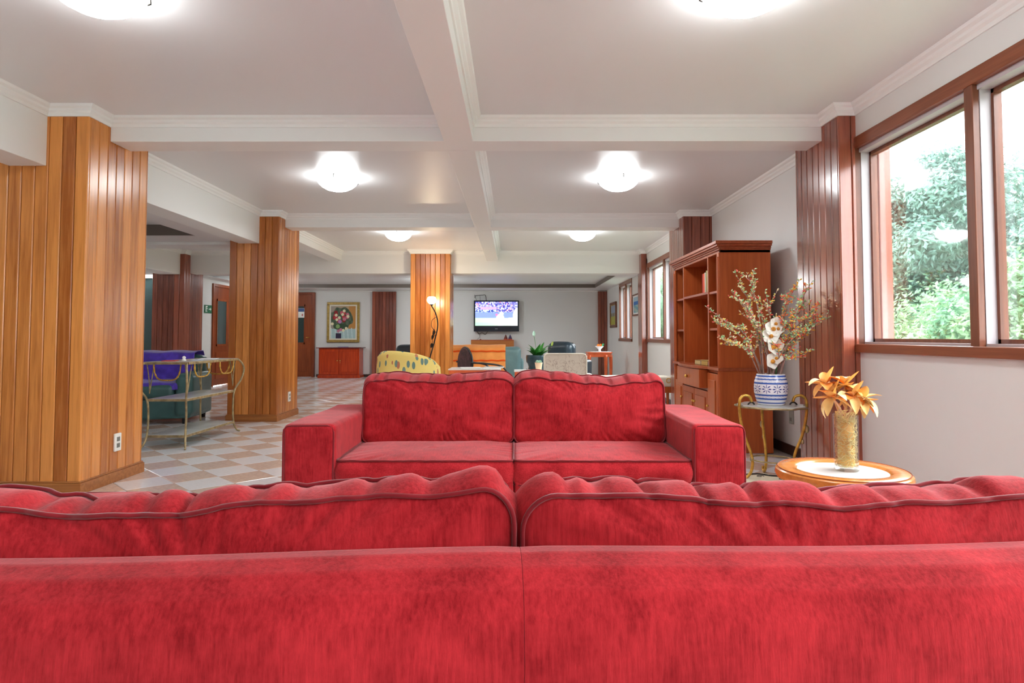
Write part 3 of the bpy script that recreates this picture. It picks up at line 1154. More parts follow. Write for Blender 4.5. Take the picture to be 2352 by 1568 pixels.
tag(pt.build('trinket', plain('orange_glaze', (246, 160, 40), 0.3), None, smooth=True, loc=(BX + XF + 0.09, BY - 0.30, 0.7945)), 'small round orange trinket on the old yellow book', 'ornament')
yy = BY + YA + 0.07
for nm, th, h, rgb in (('tan book in the narrow near column of the bookcase', 0.03, 0.23, (196, 160, 110)), ('cream book in the narrow near column of the bookcase', 0.026, 0.22, (220, 210, 186)), ('brown book in the narrow near column of the bookcase', 0.034, 0.24, (120, 74, 50))):
    book(nm, bx + 0.02, yy, 1.446, th, 0.15, h, rgb)
    yy += th + 0.004
yy = BY + YA + 0.07
for nm, th, h, rgb in (('navy book on the lower shelf of the near column', 0.04, 0.24, (46, 50, 84)), ('slate book on the lower shelf of the near column', 0.035, 0.23, (92, 96, 120))):
    book(nm, bx + 0.02, yy, 1.106, th, 0.15, h, rgb)
    yy += th + 0.004
book('grey-blue book in the far top compartment of the bookcase', bx, BY + YD2 + 0.05, 1.446, 0.045, 0.15, 0.25, (110, 124, 136))
book('tan picture book leaning in the far column of the bookcase', bx, BY + YD2 + 0.06, 1.107, 0.02, 0.15, 0.25, (214, 150, 110), tilt=-0.12)
mug = MB().lathe([(0.026, 0), (0.03, 0.01), (0.031, 0.07), (0.027, 0.07), (0.026, 0.012)], 16)
tag(mug.build('cup', M['white'], None, smooth='auto', loc=(BX + XF + 0.06, BY + YD2 + 0.08, 0.749)), 'small white cup standing on the bookcase bench', 'cup')

# ------------------------------------------------------------------ flower stand + blue-white pot with branches
SX, SY, SZ = 1.872, 4.70, 0.535
fs = thing('flower_stand', 'gilt wrought iron flower stand with scrolled legs beside the bookcase', 'flower stand', (SX, SY, 0))


def scallop(n, r, a, lob):
    return [((r + a * math.cos(lob * 2 * PI * k / n)) * math.cos(2 * PI * k / n), (r + a * math.cos(lob * 2 * PI * k / n)) * math.sin(2 * PI * k / n)) for k in range(n)]


MB().prism(scallop(72, 0.225, 0.012, 9), SZ - 0.016, SZ, 'z').build('top_plate', M['marble'], fs, bevel=0.003)
MB().tube([(x, y, SZ - 0.012) for x, y in scallop(72, 0.236, 0.012, 9)], 0.007, 6, closed=True).build('top_rim', M['iron'], fs, smooth=True)
for a in (math.radians(188), math.radians(-8), math.radians(84)):
    ux, uy = math.cos(a), math.sin(a)
    pts = [(0.150, 0.555), (0.165, 0.592), (0.205, 0.602), (0.240, 0.575), (0.245, 0.50), (0.232, 0.40), (0.205, 0.30), (0.165, 0.20), (0.150, 0.12), (0.165, 0.05), (0.205, 0.012), (0.235, 0.020), (0.235, 0.045)]
    c = bez([(ux * r, uy * r, z) for r, z in pts], 60)
    lg = MB().tube(c, 0.0105, 8).build('leg', M['irong'], fs, smooth=True)
    sc = [(0.150 + 0.03 * math.cos(t) * (1 - t / 9), 0.558 + 0.03 * math.sin(t) * (1 - t / 9) - 0.03) for t in [q * 0.5 for q in range(14)]]
    MB().tube([(ux * r, uy * r, z) for r, z in sc], 0.006, 6).build('scroll', M['dkiron'], lg, smooth=True)
    for r, z, q in ((0.243, 0.36, 0.022), (0.212, 0.27, 0.014), (0.160, 0.145, 0.013)):
        MB().ball((ux * r, uy * r, z), q, 8, 6, (0.8, 0.8, 1.3)).build('leaf_boss', M['iron'], lg, smooth=True)
MB().tube([(0.15 * math.cos(2 * PI * k / 32), 0.15 * math.sin(2 * PI * k / 32), 0.14) for k in range(32)], 0.006, 6, closed=True).build('ring_brace', M['iron'], fs, smooth=True)

pot = thing('flower_pot', 'white barrel pot painted with blue bands and leaf sprigs', 'pot', (SX, SY, SZ))
prof = [(0.085, 0.0), (0.092, 0.004), (0.105, 0.04), (0.116, 0.09), (0.118, 0.125), (0.113, 0.17), (0.100, 0.212), (0.096, 0.222)]


def prad(z):
    for (r0, z0), (r1, z1) in zip(prof, prof[1:]):
        if z <= z1:
            return r0 + (r1 - r0) * (z - z0) / max(1e-6, z1 - z0)
    return prof[-1][0]


b = MB().grid(lambda u, v: (prad(v * 0.222) * math.cos(2 * PI * u), prad(v * 0.222) * math.sin(2 * PI * u), v * 0.222), 160, 75, True)
n0 = len(b.v)
b.grid(lambda u, v: ((0.096 - 0.008 * v - 0.004) * math.cos(2 * PI * u), (0.096 - 0.008 * v - 0.004) * math.sin(2 * PI * u), 0.222 - 0.05 * v), 60, 4, True)
me = b.mesh('pot_body')


def potcol(c):
    u = math.atan2(c.y, c.x) / (2 * PI) * 10
    z = c.z
    blue = (52, 92, 178)
    for q, hw in ((0.018, 0.004), (0.046, 0.005), (0.074, 0.006), (0.158, 0.006), (0.186, 0.004), (0.208, 0.006)):
        if abs(z - q) < hw:
            return blue
    if 0.084 < z < 0.15:
        f = (u % 1.0) - 0.5
        zz = (z - 0.117) / 0.034
        rr = math.hypot(f * 2.1, zz)
        th = math.atan2(zz, f * 2.1)
        if 0.18 < rr < 0.92 and abs(math.sin(4 * th)) < 0.62 * (1.1 - abs(rr - 0.55)):
            return (46, 70, 150)
    else:
        if abs((z * 90 + u * 2.4) % 1.0 - 0.5) < 0.10 and (0.05 < z < 0.07 or 0.165 < z < 0.182 or 0.19 < z < 0.2):
            return (150, 170, 210)
    return (238, 240, 248)


paint(me, potcol)
put('pot_body', me, printed('painted_porcelain', 0.18, 0, 0.5), pot, smooth=True)
MB().lathe([(0.001, 0.19), (0.09, 0.19)], 24, cap0=False, cap1=False).build('soil', plain('moss', (190, 150, 130), 0.9, var=0.4, vscale=60), pot)

arr = thing('branch_bouquet', 'bouquet of budding twigs with white orchids standing in the blue-white pot', 'bouquet', (SX, SY, SZ + 0.19))


def sprig(base, tip, bend, r0, mat, rr):
    mid = (Vector(base) + Vector(tip)) / 2 + Vector(bend)
    c = bez([base, (Vector(base) * 0.6 + mid * 0.4) + Vector((rr.uniform(-.01, .01), rr.uniform(-.01, .01), 0.02)), mid, (mid * 0.45 + Vector(tip) * 0.55) + Vector((rr.uniform(-.02, .02), rr.uniform(-.02, .02), rr.uniform(-.01, .01))), tip], 20)
    return c


BUDS = [(255, 206, 84), (248, 140, 84), (236, 108, 96), (206, 236, 186), (164, 216, 160), (252, 238, 196), (252, 224, 116)]
budmat = printed('bud_colours', 0.5)


def budmesh(pts, cols, sizes, dirs):
    b = MB()
    colv = []
    for p, c, s_, d in zip(pts, cols, sizes, dirs):
        n0 = len(b.v)
        d = d.normalized()
        e = d.orthogonal().normalized()
        f = d.cross(e)
        L = s_ * 2.2
        b.v += [tuple(p), tuple(p + d * L * 0.5 + e * s_ * 0.5), tuple(p + d * L * 0.5 + f * s_ * 0.5), tuple(p + d * L * 0.5 - e * s_ * 0.5), tuple(p + d * L * 0.5 - f * s_ * 0.5), tuple(p + d * L)]
        b.f += [(n0, n0 + 1, n0 + 2), (n0, n0 + 2, n0 + 3), (n0, n0 + 3, n0 + 4), (n0, n0 + 4, n0 + 1), (n0 + 5, n0 + 2, n0 + 1), (n0 + 5, n0 + 3, n0 + 2), (n0 + 5, n0 + 4, n0 + 3), (n0 + 5, n0 + 1, n0 + 4)]
        colv += [c] * 6
    me = b.mesh('buds')
    ca_ = me.color_attributes.new('Col', 'FLOAT_COLOR', 'POINT')
    for i, c in enumerate(colv):
        ca_.data[i].color = (*lin(c), 1)
    return me


rr = random.Random(4)
tips = [(-0.47, -0.02, 0.52), (-0.24, 0.02, 0.77), (-0.17, -0.03, 0.76), (-0.30, -0.06, 0.63), (-0.36, 0.04, 0.30), (-0.30, -0.05, 0.26), (-0.20, 0.05, 0.58), (-0.10, 0.1, 0.66), (-0.03, 0.0, 0.64), (-0.42, 0.0, 0.44),
        (0.28, -0.05, 0.69), (0.20, 0.03, 0.66), (0.25, 0.02, 0.60), (0.30, -0.08, 0.52), (0.35, -0.12, 0.47), (0.28, -0.03, 0.40), (0.26, 0.0, 0.32), (0.22, -0.06, 0.16), (0.15, 0.06, 0.58), (0.18, -0.04, 0.48), (0.12, 0.0, 0.62), (0.24, 0.06, 0.52), (-0.14, 0.05, 0.45), (0.30, -0.06, 0.44)]
for i, tp in enumerate(tips):
    if tp[0] > 0:
        tp = (tp[0] * 0.76, tp[1] - 0.62 * tp[0], tp[2])
    a = rr.uniform(0, 6.28)
    base = (0.05 * math.cos(a) + 0.02 * (1 if tp[0] > 0 else -1), 0.05 * math.sin(a), 0.0)
    side = tp[0] > 0
    c = sprig(base, tp, (-0.12 * tp[0], -0.02, 0.06), 0.005, None, rr)
    n = len(c)
    o = MB().tube(c, [0.0052 * (1 - 0.72 * k / n) for k in range(n)], 6)
    tws, pts, cols, sizes, dirs = [], [], [], [], []
    for q in range(6):
        k = rr.randint(int(n * 0.3), n - 3)
        p = Vector(c[k])
        d = (Vector(c[min(n - 1, k + 1)]) - p).normalized() + Vector((rr.uniform(-.8, .8), rr.uniform(-.8, .8), rr.uniform(-.2, .5)))
        L = rr.uniform(0.05, 0.13)
        e = p + d.normalized() * L
        o.tube([p, (p + e) / 2 + Vector((rr.uniform(-.006, .006),) * 3), e], [0.003, 0.0024, 0.0014], 5)
        tws.append((p, e))
    for p, e in tws + [(Vector(c[int(n * 0.35)]), Vector(c[-1]))] * 2:
        for k in range(15):
            t = rr.uniform(0.15, 1.0)
            x = p.lerp(e, t)
            if (p, e) not in tws:
                x = Vector(c[min(n - 1, int(n * (0.3 + 0.7 * t)))])
            pts.append(x)
            cols.append(rr.choice(BUDS[:5] if side else BUDS[2:]))
            sizes.append(rr.uniform(0.007, 0.0145))
            dirs.append(Vector((rr.uniform(-1, 1), rr.uniform(-1, 1), rr.uniform(-0.3, 1.2))))
    br = o.build('branch', M['bark'], arr, smooth=True)
    bo = put('buds', budmesh(pts, cols, sizes, dirs), budmat, br)
    bo['kind'] = 'stuff'


def petal(L, W_, curl, cup, nu=5, nv=7):
    def fn(u, v):
        wv = W_ * (math.sin(PI * min(1, max(0.0, v) ** 0.8 * 0.96 + 0.02)) ** 0.75)
        x = (u - 0.5) * wv
        return (x, L * v * math.cos(curl * v * 0.5), L * v * math.sin(curl * v * 0.5) * 0.8 + cup * (2 * u - 1) ** 2 * wv)
    return MB().grid(fn, nu, nv)


pet_white = petal(0.043, 0.056, 0.3, 0.10, 7, 8).mesh('orchid_petal')
pet_white.materials.append(plain('orchid_white', (250, 250, 240), 0.6))
lipm = plain('orchid_lip', (238, 150, 40), 0.5, var=0.5, vscale=60)
st = MB()
for k, (x, z) in enumerate(((0.0, 0.1), (0.005, 0.2), (-0.004, 0.28), (0.012, 0.33), (0.03, 0.37), (0.05, 0.33), (0.045, 0.21), (0.035, 0.12))):
    fl_ = bpy.data.objects.new('orchid_flower', None)
    COL.objects.link(fl_)
    fl_.parent = arr
    fl_.location = (x - 0.02, -0.075, z + 0.03)
    fl_.rotation_euler = (rr.uniform(-0.3, 0.2), rr.uniform(-0.3, 0.3), rr.uniform(-0.5, 0.5))
    s_ = 1.0 if k < 4 else 0.75
    fl_.scale = (s_ * 1.45,) * 3
    for q in range(5):
        po = put('petal', pet_white, None, fl_)
        a = 2 * PI * q / 5 + 0.3
        po.rotation_euler = Euler((PI / 2 - 0.25, 0, 0)).to_matrix().to_euler()
        po.rotation_euler = (Matrix.Rotation(a, 3, 'Y') @ Matrix.Rotation(PI / 2, 3, 'X')).to_euler()
    MB().ball((0, -0.008, -0.004), 0.011, 8, 6).build('lip', lipm, fl_, smooth=True)
stm = MB().tube(bez([(0.0, -0.03, 0.0), (0.0, -0.06, 0.12), (-0.01, -0.07, 0.25), (0.02, -0.065, 0.4)], 16), 0.0035, 6)
stm.tube(bez([(0.02, -0.03, 0.0), (0.03, -0.06, 0.15), (0.04, -0.06, 0.36)], 12), 0.003, 6)
stm.build('flower_stem', M['leaf'], arr, smooth=True)

# rug below the stand
rug = thing('floor_mat', 'cream mat with a black scrolled border under the flower stand', 'mat', (1.72, 4.5, 0.001))
MB().prism(scallop(80, 0.36, 0.012, 16), 0, 0.008, 'z').build('mat_cloth', plain('cream_mat', (232, 222, 196), 0.9, var=0.06, vscale=30), rug)
for rad in (0.30, 0.335):
    MB().tube([((rad + 0.012 * math.sin(11 * a)) * math.cos(a), (rad + 0.012 * math.sin(11 * a)) * math.sin(a), 0.008) for a in [2 * PI * k / 90 for k in range(90)]], 0.0035 if rad > 0.31 else 0.006, 5, closed=True).build('border_line', M['black'], rug)
for k in range(10):
    a = 2 * PI * k / 10
    MB().tube([(0.25 * math.cos(a) + 0.03 * math.cos(t) * (1 - t / 8), 0.25 * math.sin(a) + 0.03 * math.sin(t) * (1 - t / 8), 0.008) for t in [q * 0.5 for q in range(13)]], 0.004, 5).build('scroll_motif', M['black'], rug)

# ------------------------------------------------------------------ round side table, vase, dried flowers
RX, RY, RZ = 1.265, 2.50, 0.52
rt = thing('round_table', 'low round orange wood table with a white inset top', 'table', (RX, RY, 0))
MB().lathe([(0.158, 0.474), (0.222, 0.474), (0.236, 0.482), (0.242, 0.497), (0.238, 0.512), (0.226, 0.520), (0.172, 0.520), (0.166, 0.516), (0.158, 0.512)], 64, cap0=False, cap1=False).build('top_rim', M['tablew'], rt, smooth='auto')
MB().tube([(0.2295 * math.cos(2 * PI * k / 72), 0.2295 * math.sin(2 * PI * k / 72), 0.5196) for k in range(72)], 0.0016, 5, closed=True).build('rim_groove', plain('rim_groove', (150, 70, 36), 0.5), rt)
MB().lathe([(0.001, 0.50), (0.166, 0.50), (0.166, 0.513), (0.001, 0.513)], 64, cap0=False, cap1=False).build('inset_top', M['whitetop'], rt, smooth='auto')
MB().lathe([(0.19, 0.385), (0.196, 0.39), (0.196, 0.474)], 48).build('apron', M['tablew'], rt, smooth='auto')
for k in range(4):
    a = PI / 4 + k * PI / 2
    MB().tube(bez([(0.175 * math.cos(a), 0.175 * math.sin(a), 0.40), (0.20 * math.cos(a), 0.20 * math.sin(a), 0.25), (0.18 * math.cos(a), 0.18 * math.sin(a), 0.1), (0.215 * math.cos(a), 0.215 * math.sin(a), 0.0)], 16), [0.024] * 8 + [0.018] * 8, 8).build('leg', M['tablew'], rt, smooth=True)
MB().lathe([(0.001, 0.12), (0.13, 0.12), (0.14, 0.13), (0.13, 0.14), (0.001, 0.14)], 32, cap0=False, cap1=False).build('lower_shelf', M['tablew'], rt, smooth='auto')

VX, VY = RX + 0.02, RY + 0.005
va = thing('glass_vase', 'clear glass cylinder vase filled with straw on the round table', 'vase', (VX, VY, 0.5132))
MB().lathe([(0.001, 0.0), (0.040, 0.0), (0.044, 0.004), (0.0455, 0.215), (0.0435, 0.215), (0.0415, 0.016), (0.001, 0.014)], 40, cap0=False, cap1=False).build('vase_body', M['vase_glass'], va, smooth='auto')
sb = MB()
for k in range(360):
    a = rr.uniform(0, 6.28)
    r = 0.039 * math.sqrt(rr.uniform(0.1, 1))
    z = rr.uniform(0.018, 0.205)
    p = Vector((r * math.cos(a), r * math.sin(a), z))
    t = Vector((-math.sin(a), math.cos(a), rr.uniform(-1.2, 1.2))).normalized()
    pts = []
    for q in (-1, -0.4, 0.3, 1):
        x = p + t * q * 0.022 + Vector((rr.uniform(-.004, .004), rr.uniform(-.004, .004), rr.uniform(-.004, .004)))
        h_ = math.hypot(x.x, x.y)
        if h_ > 0.0395:
            x.x *= 0.0395 / h_
            x.y *= 0.0395 / h_
        x.z = max(0.018, x.z)
        pts.append(x)
    sb.tube(pts, 0.0016, 4)
for k in range(16):
    a = rr.uniform(0, 6.28)
    sb.tube(bez([(0.03 * math.cos(a), 0.03 * math.sin(a), 0.195), (0.036 * math.cos(a + .5), 0.036 * math.sin(a + .5), 0.225), (0.034 * math.cos(a + 1.2), 0.034 * math.sin(a + 1.2), rr.uniform(0.205, 0.24))], 6), 0.0016, 4)
so = sb.build('straw', plain('straw', (255, 230, 168), 0.7, var=0.15, vscale=40), va)
so['kind'] = 'stuff'
MB().lathe([(0.001, 0.02), (0.029, 0.02), (0.029, 0.195), (0.001, 0.2)], 20, cap0=False, cap1=False).build('straw_core', plain('straw_core', (255, 206, 128), 0.8, var=0.15, vscale=45), va)

df = thing('dried_flower', 'dried orange magnolia-like flowers standing in the glass vase', 'flower', (VX, VY, 0.72))
petm = []
for k, (L, W_, curl, col) in enumerate(((0.085, 0.036, -0.9, (255, 210, 134)), (0.075, 0.042, 0.3, (250, 186, 98)), (0.095, 0.038, -1.6, (255, 226, 168)), (0.065, 0.044, -0.4, (244, 158, 74)))):
    me = petal(L, W_, curl, 0.22, 7, 9).mesh('petal')
    m_ = plain('dried_petal', col, 0.6, 0.3, var=0.12, vscale=30)
    b_ = m_.node_tree.nodes['Principled BSDF']
    b_.inputs['Subsurface Weight'].default_value = 0.0
    me.materials.append(m_)
    petm.append(me)
heads = [((-0.06, -0.015, 0.075), 12), ((0.0, 0.0, 0.12), 13), ((0.055, -0.015, 0.065), 12), ((-0.065, 0.02, 0.125), 10), ((0.015, -0.03, 0.08), 10)]
for hp, n in heads:
    c = bez([(hp[0] * 0.2, hp[1] * 0.2, -0.02), (hp[0] * 0.5, hp[1], hp[2] * 0.5), hp], 10)
    MB().tube(c, [0.004] * (len(c) - 1) + [0.006], 6).build('stem', M['clay'], df, smooth=True)
    for q in range(n):
        me = petm[(q + int(hp[0] * 1000)) % 4]
        o = put('petal', me, None, df, smooth=True, loc=hp)
        a = 2 * PI * q / n + rr.uniform(-.3, .3)
        el = rr.uniform(-0.75, 0.3) if q % 3 else rr.uniform(0.4, 1.1)
        o.rotation_euler = (Matrix.Rotation(a, 3, 'Z') @ Matrix.Rotation(el, 3, 'X')).to_euler()


# ------------------------------------------------------------------ console table (left)
ct = thing('console_table', 'gilt wrought iron console table with three stone shelves between the pillars', 'console table', (-3.19, 6.43, 0))
HX, HY = 0.175, 0.50
for z, e in ((0.795, 0.03), (0.455, 0.0), (0.125, 0.0)):
    b = MB().box(-HX - e, HX + e, -HY - e, HY + e, z - 0.012, z)
    sh = b.build('shelf', M['marble'], ct, bevel=0.003)
    fr = MB()
    for x0, x1, y0, y1 in ((-HX - e - .008, HX + e + .008, -HY - e - .008, -HY - e), (-HX - e - .008, HX + e + .008, HY + e, HY + e + .008), (-HX - e - .008, -HX - e, -HY - e, HY + e), (HX + e, HX + e + .008, -HY - e, HY + e)):
        fr.box(x0, x1, y0, y1, z - 0.024, z - 0.002)
    fr.build('shelf_frame', M['iron'], sh)
for sx in (-1, 1):
    for sy in (-1, 1):
        pts = [(HX, HY - 0.04, 0.775), (HX + 0.03, HY + 0.06, 0.772), (HX + 0.06, HY + 0.115, 0.68), (HX + 0.045, HY + 0.08, 0.56), (HX + 0.006, HY + 0.012, 0.45), (HX, HY - 0.008, 0.30), (HX + 0.002, HY + 0.005, 0.12), (HX + 0.02, HY + 0.04, 0.03), (HX + 0.04, HY + 0.08, 0.008)]
        c = bez([(sx * x, sy * y, z) for x, y, z in pts], 48)
        lg = MB().tube(c, 0.0095, 8).build('leg', M['iron'], ct, smooth=True)
        for q in (-1, 1):
            MB().tube(bez([(sx * HX, sy * (HY - 0.02), 0.50), (sx * HX, sy * (HY - 0.03) + q * 0.02, 0.62), (sx * HX, sy * (HY - 0.03) + q * 0.06, 0.77)], 10), 0.005, 6).build('fan_rod', M['iron'], lg, smooth=True)


def rope(p0, p1, drop, name='rope_garland'):
    pts = []
    for k in range(49):
        t = k / 48
        s_ = 2 * t - 1
        p = Vector(p0).lerp(Vector(p1), t)
        p.z -= drop * math.sqrt(max(0, 1 - s_ ** 4 * 1.0)) if abs(s_) < 1 else 0
        pts.append(p)
    rd = [0.007 + 0.0025 * math.sin(k * 2.1) for k in range(49)]
    return MB().tube(pts, rd, 6).build(name, M['irong'], ct, smooth=True)


rope((-HX + 0.05, -HY - 0.01, 0.775), (HX - 0.05, -HY - 0.01, 0.775), 0.15)
rope((-HX + 0.05, HY + 0.01, 0.775), (HX - 0.05, HY + 0.01, 0.775), 0.15)
rope((HX + 0.03, 0.1, 0.775), (HX + 0.03, 0.42, 0.775), 0.13)
rope((HX + 0.03, -0.42, 0.775), (HX + 0.03, -0.1, 0.775), 0.13)
for nm, lab, x, y, w_, d_, h_, rgb in (('brochure', 'red brochure lying on the console table', -3.26, 6.1, 0.12, 0.17, 0.006, (206, 70, 60)), ('paper_doily', 'white paper doily lying on the console table', -3.17, 6.68, 0.17, 0.26, 0.004, (240, 240, 246)), ('leaflet', 'pale blue leaflet beside the white figurine', -3.1, 6.3, 0.1, 0.15, 0.004, (190, 200, 220))):
    tag(MB().box(-w_ / 2, w_ / 2, -d_ / 2, d_ / 2, 0, h_).build(nm, plain(nm, rgb, 0.7), None, loc=(x, y, 0.7955), rot=(0, 0, 0.3), bevel=0.001), lab, 'paper')
fg = MB().lathe([(0.001, 0), (0.022, 0.002), (0.018, 0.012), (0.012, 0.02), (0.017, 0.03), (0.012, 0.042), (0.001, 0.048)], 14, cap0=False, cap1=False)
tag(fg.build('figurine', M['white'], None, smooth=True, loc=(-3.14, 6.12, 0.7955)), 'tiny white figurine on the console table', 'figurine')


# ------------------------------------------------------------------ leather armchairs
def armchair(label, loc, rz, mat, wd=0.95, hb=0.84, dp=0.9, cat='armchair', puffs=1, name='leather_armchair', bb=0.09):
    root = thing(name, label, cat, loc, rz)
    a = 0.2
    soft_box('base', -wd / 2 + 0.03, wd / 2 - 0.03, 0.06, dp - 0.05, 0.06, 0.30, mat, root, 0.03, 3, 0.004, 1)
    soft_box('seat_cushion', -wd / 2 + a, wd / 2 - a, 0.0, dp - 0.25, 0.29, 0.46, mat, root, 0.06, 5, 0.006, 2)
    for s in (-1, 1):
        x0, x1 = (-wd / 2, -wd / 2 + a) if s < 0 else (wd / 2 - a, wd / 2)
        soft_box('arm', x0, x1, 0.02, dp - 0.1, 0.08, 0.60, mat, root, 0.075, 6, 0.006, 5 + s)
    bk = soft_box('backrest', -wd / 2 + 0.06, wd / 2 - 0.06, dp - 0.30, dp - 0.02, 0.25, hb, mat, root, bb, 6, 0.008, 4)
    for k in range(puffs):
        w2 = (wd - 0.2) / puffs
        soft_box('back_pad', -wd / 2 + 0.1 + w2 * k, -wd / 2 + 0.1 + w2 * (k + 1), dp - 0.38, dp - 0.16, 0.46, hb - 0.02, mat, root, 0.07, 5, 0.008, 7 + k)
    for sx in (-1, 1):
        for yy in (0.12, dp - 0.15):
            MB().lathe([(0.025, 0.0), (0.03, 0.065)], 10, (sx * (wd / 2 - 0.1), yy, 0)).build('foot', M['black'], root)
    return root


def cloth_sheet(fn, nu, nv, th, mat, parent, name):
    """a draped cloth with thickness"""
    b = MB().grid(fn, nu, nv)
    o = b.build(name, mat, parent, smooth=True)
    s_ = o.modifiers.new('thick', 'SOLIDIFY')
    s_.thickness = th
    s_.offset = 0
    return o


pa = armchair('green leather armchair under a purple throw behind the console table', (-4.28, 7.45, 0), math.radians(8), M['green_leather'], 1.02, 0.80, 0.92)


def purple(u, v):
    x = -0.36 + 0.72 * u
    path = [(0.02, 0.40), (0.04, 0.475), (0.30, 0.485), (0.50, 0.487), (0.525, 0.55), (0.53, 0.70), (0.56, 0.815), (0.70, 0.838), (0.88, 0.835), (0.925, 0.78), (0.93, 0.55)]
    i = v * (len(path) - 1)
    i0 = min(int(i), len(path) - 2)
    t = i - i0
    y = path[i0][0] * (1 - t) + path[i0 + 1][0] * t
    z = path[i0][1] * (1 - t) + path[i0 + 1][1] * t
    return (x, y + 0.006 * math.sin(20 * x + 9 * z), z + 0.005 * math.sin(18 * x) + 0.008)


pth = cloth_sheet(purple, 40, 60, 0.008, M['purple'], None, 'purple_throw')
pth.location = (-4.28, 7.45, 0)
pth.rotation_euler = (0, 0, math.radians(8))
tag(pth, 'deep purple throw draped over the green armchair', 'throw')

armchair('dark green leather armchair beside the brown pilaster', (-1.99, 13.6, 0), PI, M['dark_leather'], 0.84, 0.86)
armchair('dark blue puffy leather recliner behind the cream chair', (1.22, 12.2, 0), math.radians(150), M['dark_leather'], 0.62, 0.93, 0.9, puffs=3, name='leather_recliner', bb=0.125)

# orange-covered sofa in front of the television
osf = armchair('pale teal leather sofa with its back to the red sofas', (-0.68, 13.45, 0), PI, M['teal_leather'], 1.75, 0.83, 0.95, 'sofa', 2, 'leather_sofa')


def othrow(u, v):
    x = -0.52 + 1.34 * u
    path = [(0.62, 0.50), (0.60, 0.70), (0.64, 0.845), (0.72, 0.862), (0.88, 0.858), (0.955, 0.80), (0.962, 0.6), (0.965, 0.3)]
    i = v * (len(path) - 1)
    i0 = min(int(i), len(path) - 2)
    t = i - i0
    y = path[i0][0] * (1 - t) + path[i0 + 1][0] * t
    z = path[i0][1] * (1 - t) + path[i0 + 1][1] * t
    return (x, y + 0.006 * math.sin(26 * x), z + 0.004 * math.sin(11 * x))


oth = cloth_sheet(othrow, 50, 60, 0.006, M['orange_cloth'], None, 'orange_throw')
oth.location = (-0.68, 13.45, 0)
oth.rotation_euler = (0, 0, PI)
tag(oth, 'orange throw with darker bands over the teal sofa back', 'throw')
for z in (0.74, 0.56):
    cloth_sheet(lambda u, v, z=z: (-0.52 + 1.34 * u, 0.975 + 0.006 * math.sin(26 * (-0.52 + 1.34 * u)), z + 0.028 * (v - 0.5) + 0.004 * math.sin(40 * u)), 50, 3, 0.004, M['orange_band'], oth, 'band')

# ------------------------------------------------------------------ yellow tub chair
def leafy_fabric():
    m, t, b = newmat('yellow_leaf_print')
    tc = t.nodes.new('ShaderNodeTexCoord')
    v = t.nodes.new('ShaderNodeTexVoronoi')
    v.inputs['Scale'].default_value = 15.0
    mp = t.nodes.new('ShaderNodeMapping')
    mp.inputs['Scale'].default_value = (1.0, 1.0, 0.45)
    mp.inputs['Rotation'].default_value = (0.5, 0.3, 0.4)
    t.links.new(tc.outputs['Object'], mp.inputs['Vector'])
    t.links.new(mp.outputs['Vector'], v.inputs['Vector'])
    cr_ = t.nodes.new('ShaderNodeValToRGB')
    cr_.color_ramp.interpolation = 'CONSTANT'
    e = cr_.color_ramp.elements
    e[0].position = 0.0
    e[0].color = (*lin((126, 150, 132)), 1)
    e[1].position = 0.26
    e[1].color = (*lin((252, 224, 130)), 1)
    t.links.new(v.outputs['Distance'], cr_.inputs['Fac'])
    hs_ = t.nodes.new('ShaderNodeValToRGB')
    hs_.color_ramp.elements[0].color = (*lin((206, 130, 96)), 1)
    hs_.color_ramp.elements[1].color = (*lin((120, 150, 140)), 1)
    hs_.color_ramp.interpolation = 'CONSTANT'
    hs_.color_ramp.elements[1].position = 0.35
    sp = t.nodes.new('ShaderNodeSeparateColor')
    t.links.new(v.outputs['Color'], sp.inputs[0])
    t.links.new(sp.outputs[0], hs_.inputs['Fac'])
    lt = t.nodes.new('ShaderNodeMath')
    lt.operation = 'LESS_THAN'
    lt.inputs[1].default_value = 0.34
    t.links.new(v.outputs['Distance'], lt.inputs[0])
    mx = t.nodes.new('ShaderNodeMix')
    mx.data_type = 'RGBA'
    mx.inputs['A'].default_value = (*lin((252, 226, 132)), 1)
    t.links.new(lt.outputs[0], mx.inputs['Factor'])
    t.links.new(hs_.outputs['Color'], mx.inputs['B'])
    t.links.new(mx.outputs['Result'], b.inputs['Base Color'])
    b.inputs['Roughness'].default_value = 0.85
    return m


yel = leafy_fabric()
yc = thing('tub_chair', 'yellow tub chair with a leaf print beside the floor lamp', 'chair', (-1.46, 9.0, 0), math.radians(-28))


def shell(u, v):
    # horseshoe plan, open towards +y; v runs round the padded section
    a = math.radians(-205 + 230 * u)
    hgt = 0.50 + 0.335 * max(0.0, math.cos((u - 0.5) * 2.35)) ** 0.9
    ro, th = 0.40, 0.055
    sec = [(-1, 0.0), (-1, 0.6), (-0.8, 0.9), (0, 1.0), (0.8, 0.92), (1, 0.7), (1, 0.0)]
    i = v * 6
    i0 = min(int(i), 5)
    t = i - i0
    s_ = sec[i0][0] * (1 - t) + sec[i0 + 1][0] * t
    z = sec[i0][1] * (1 - t) + sec[i0 + 1][1] * t
    r = ro + s_ * th
    zz = 0.12 + (hgt - 0.12) * (z if z < 0.6 else 0.6 + (z - 0.6))
    return (r * math.cos(a) * 0.98, r * math.sin(a), zz)


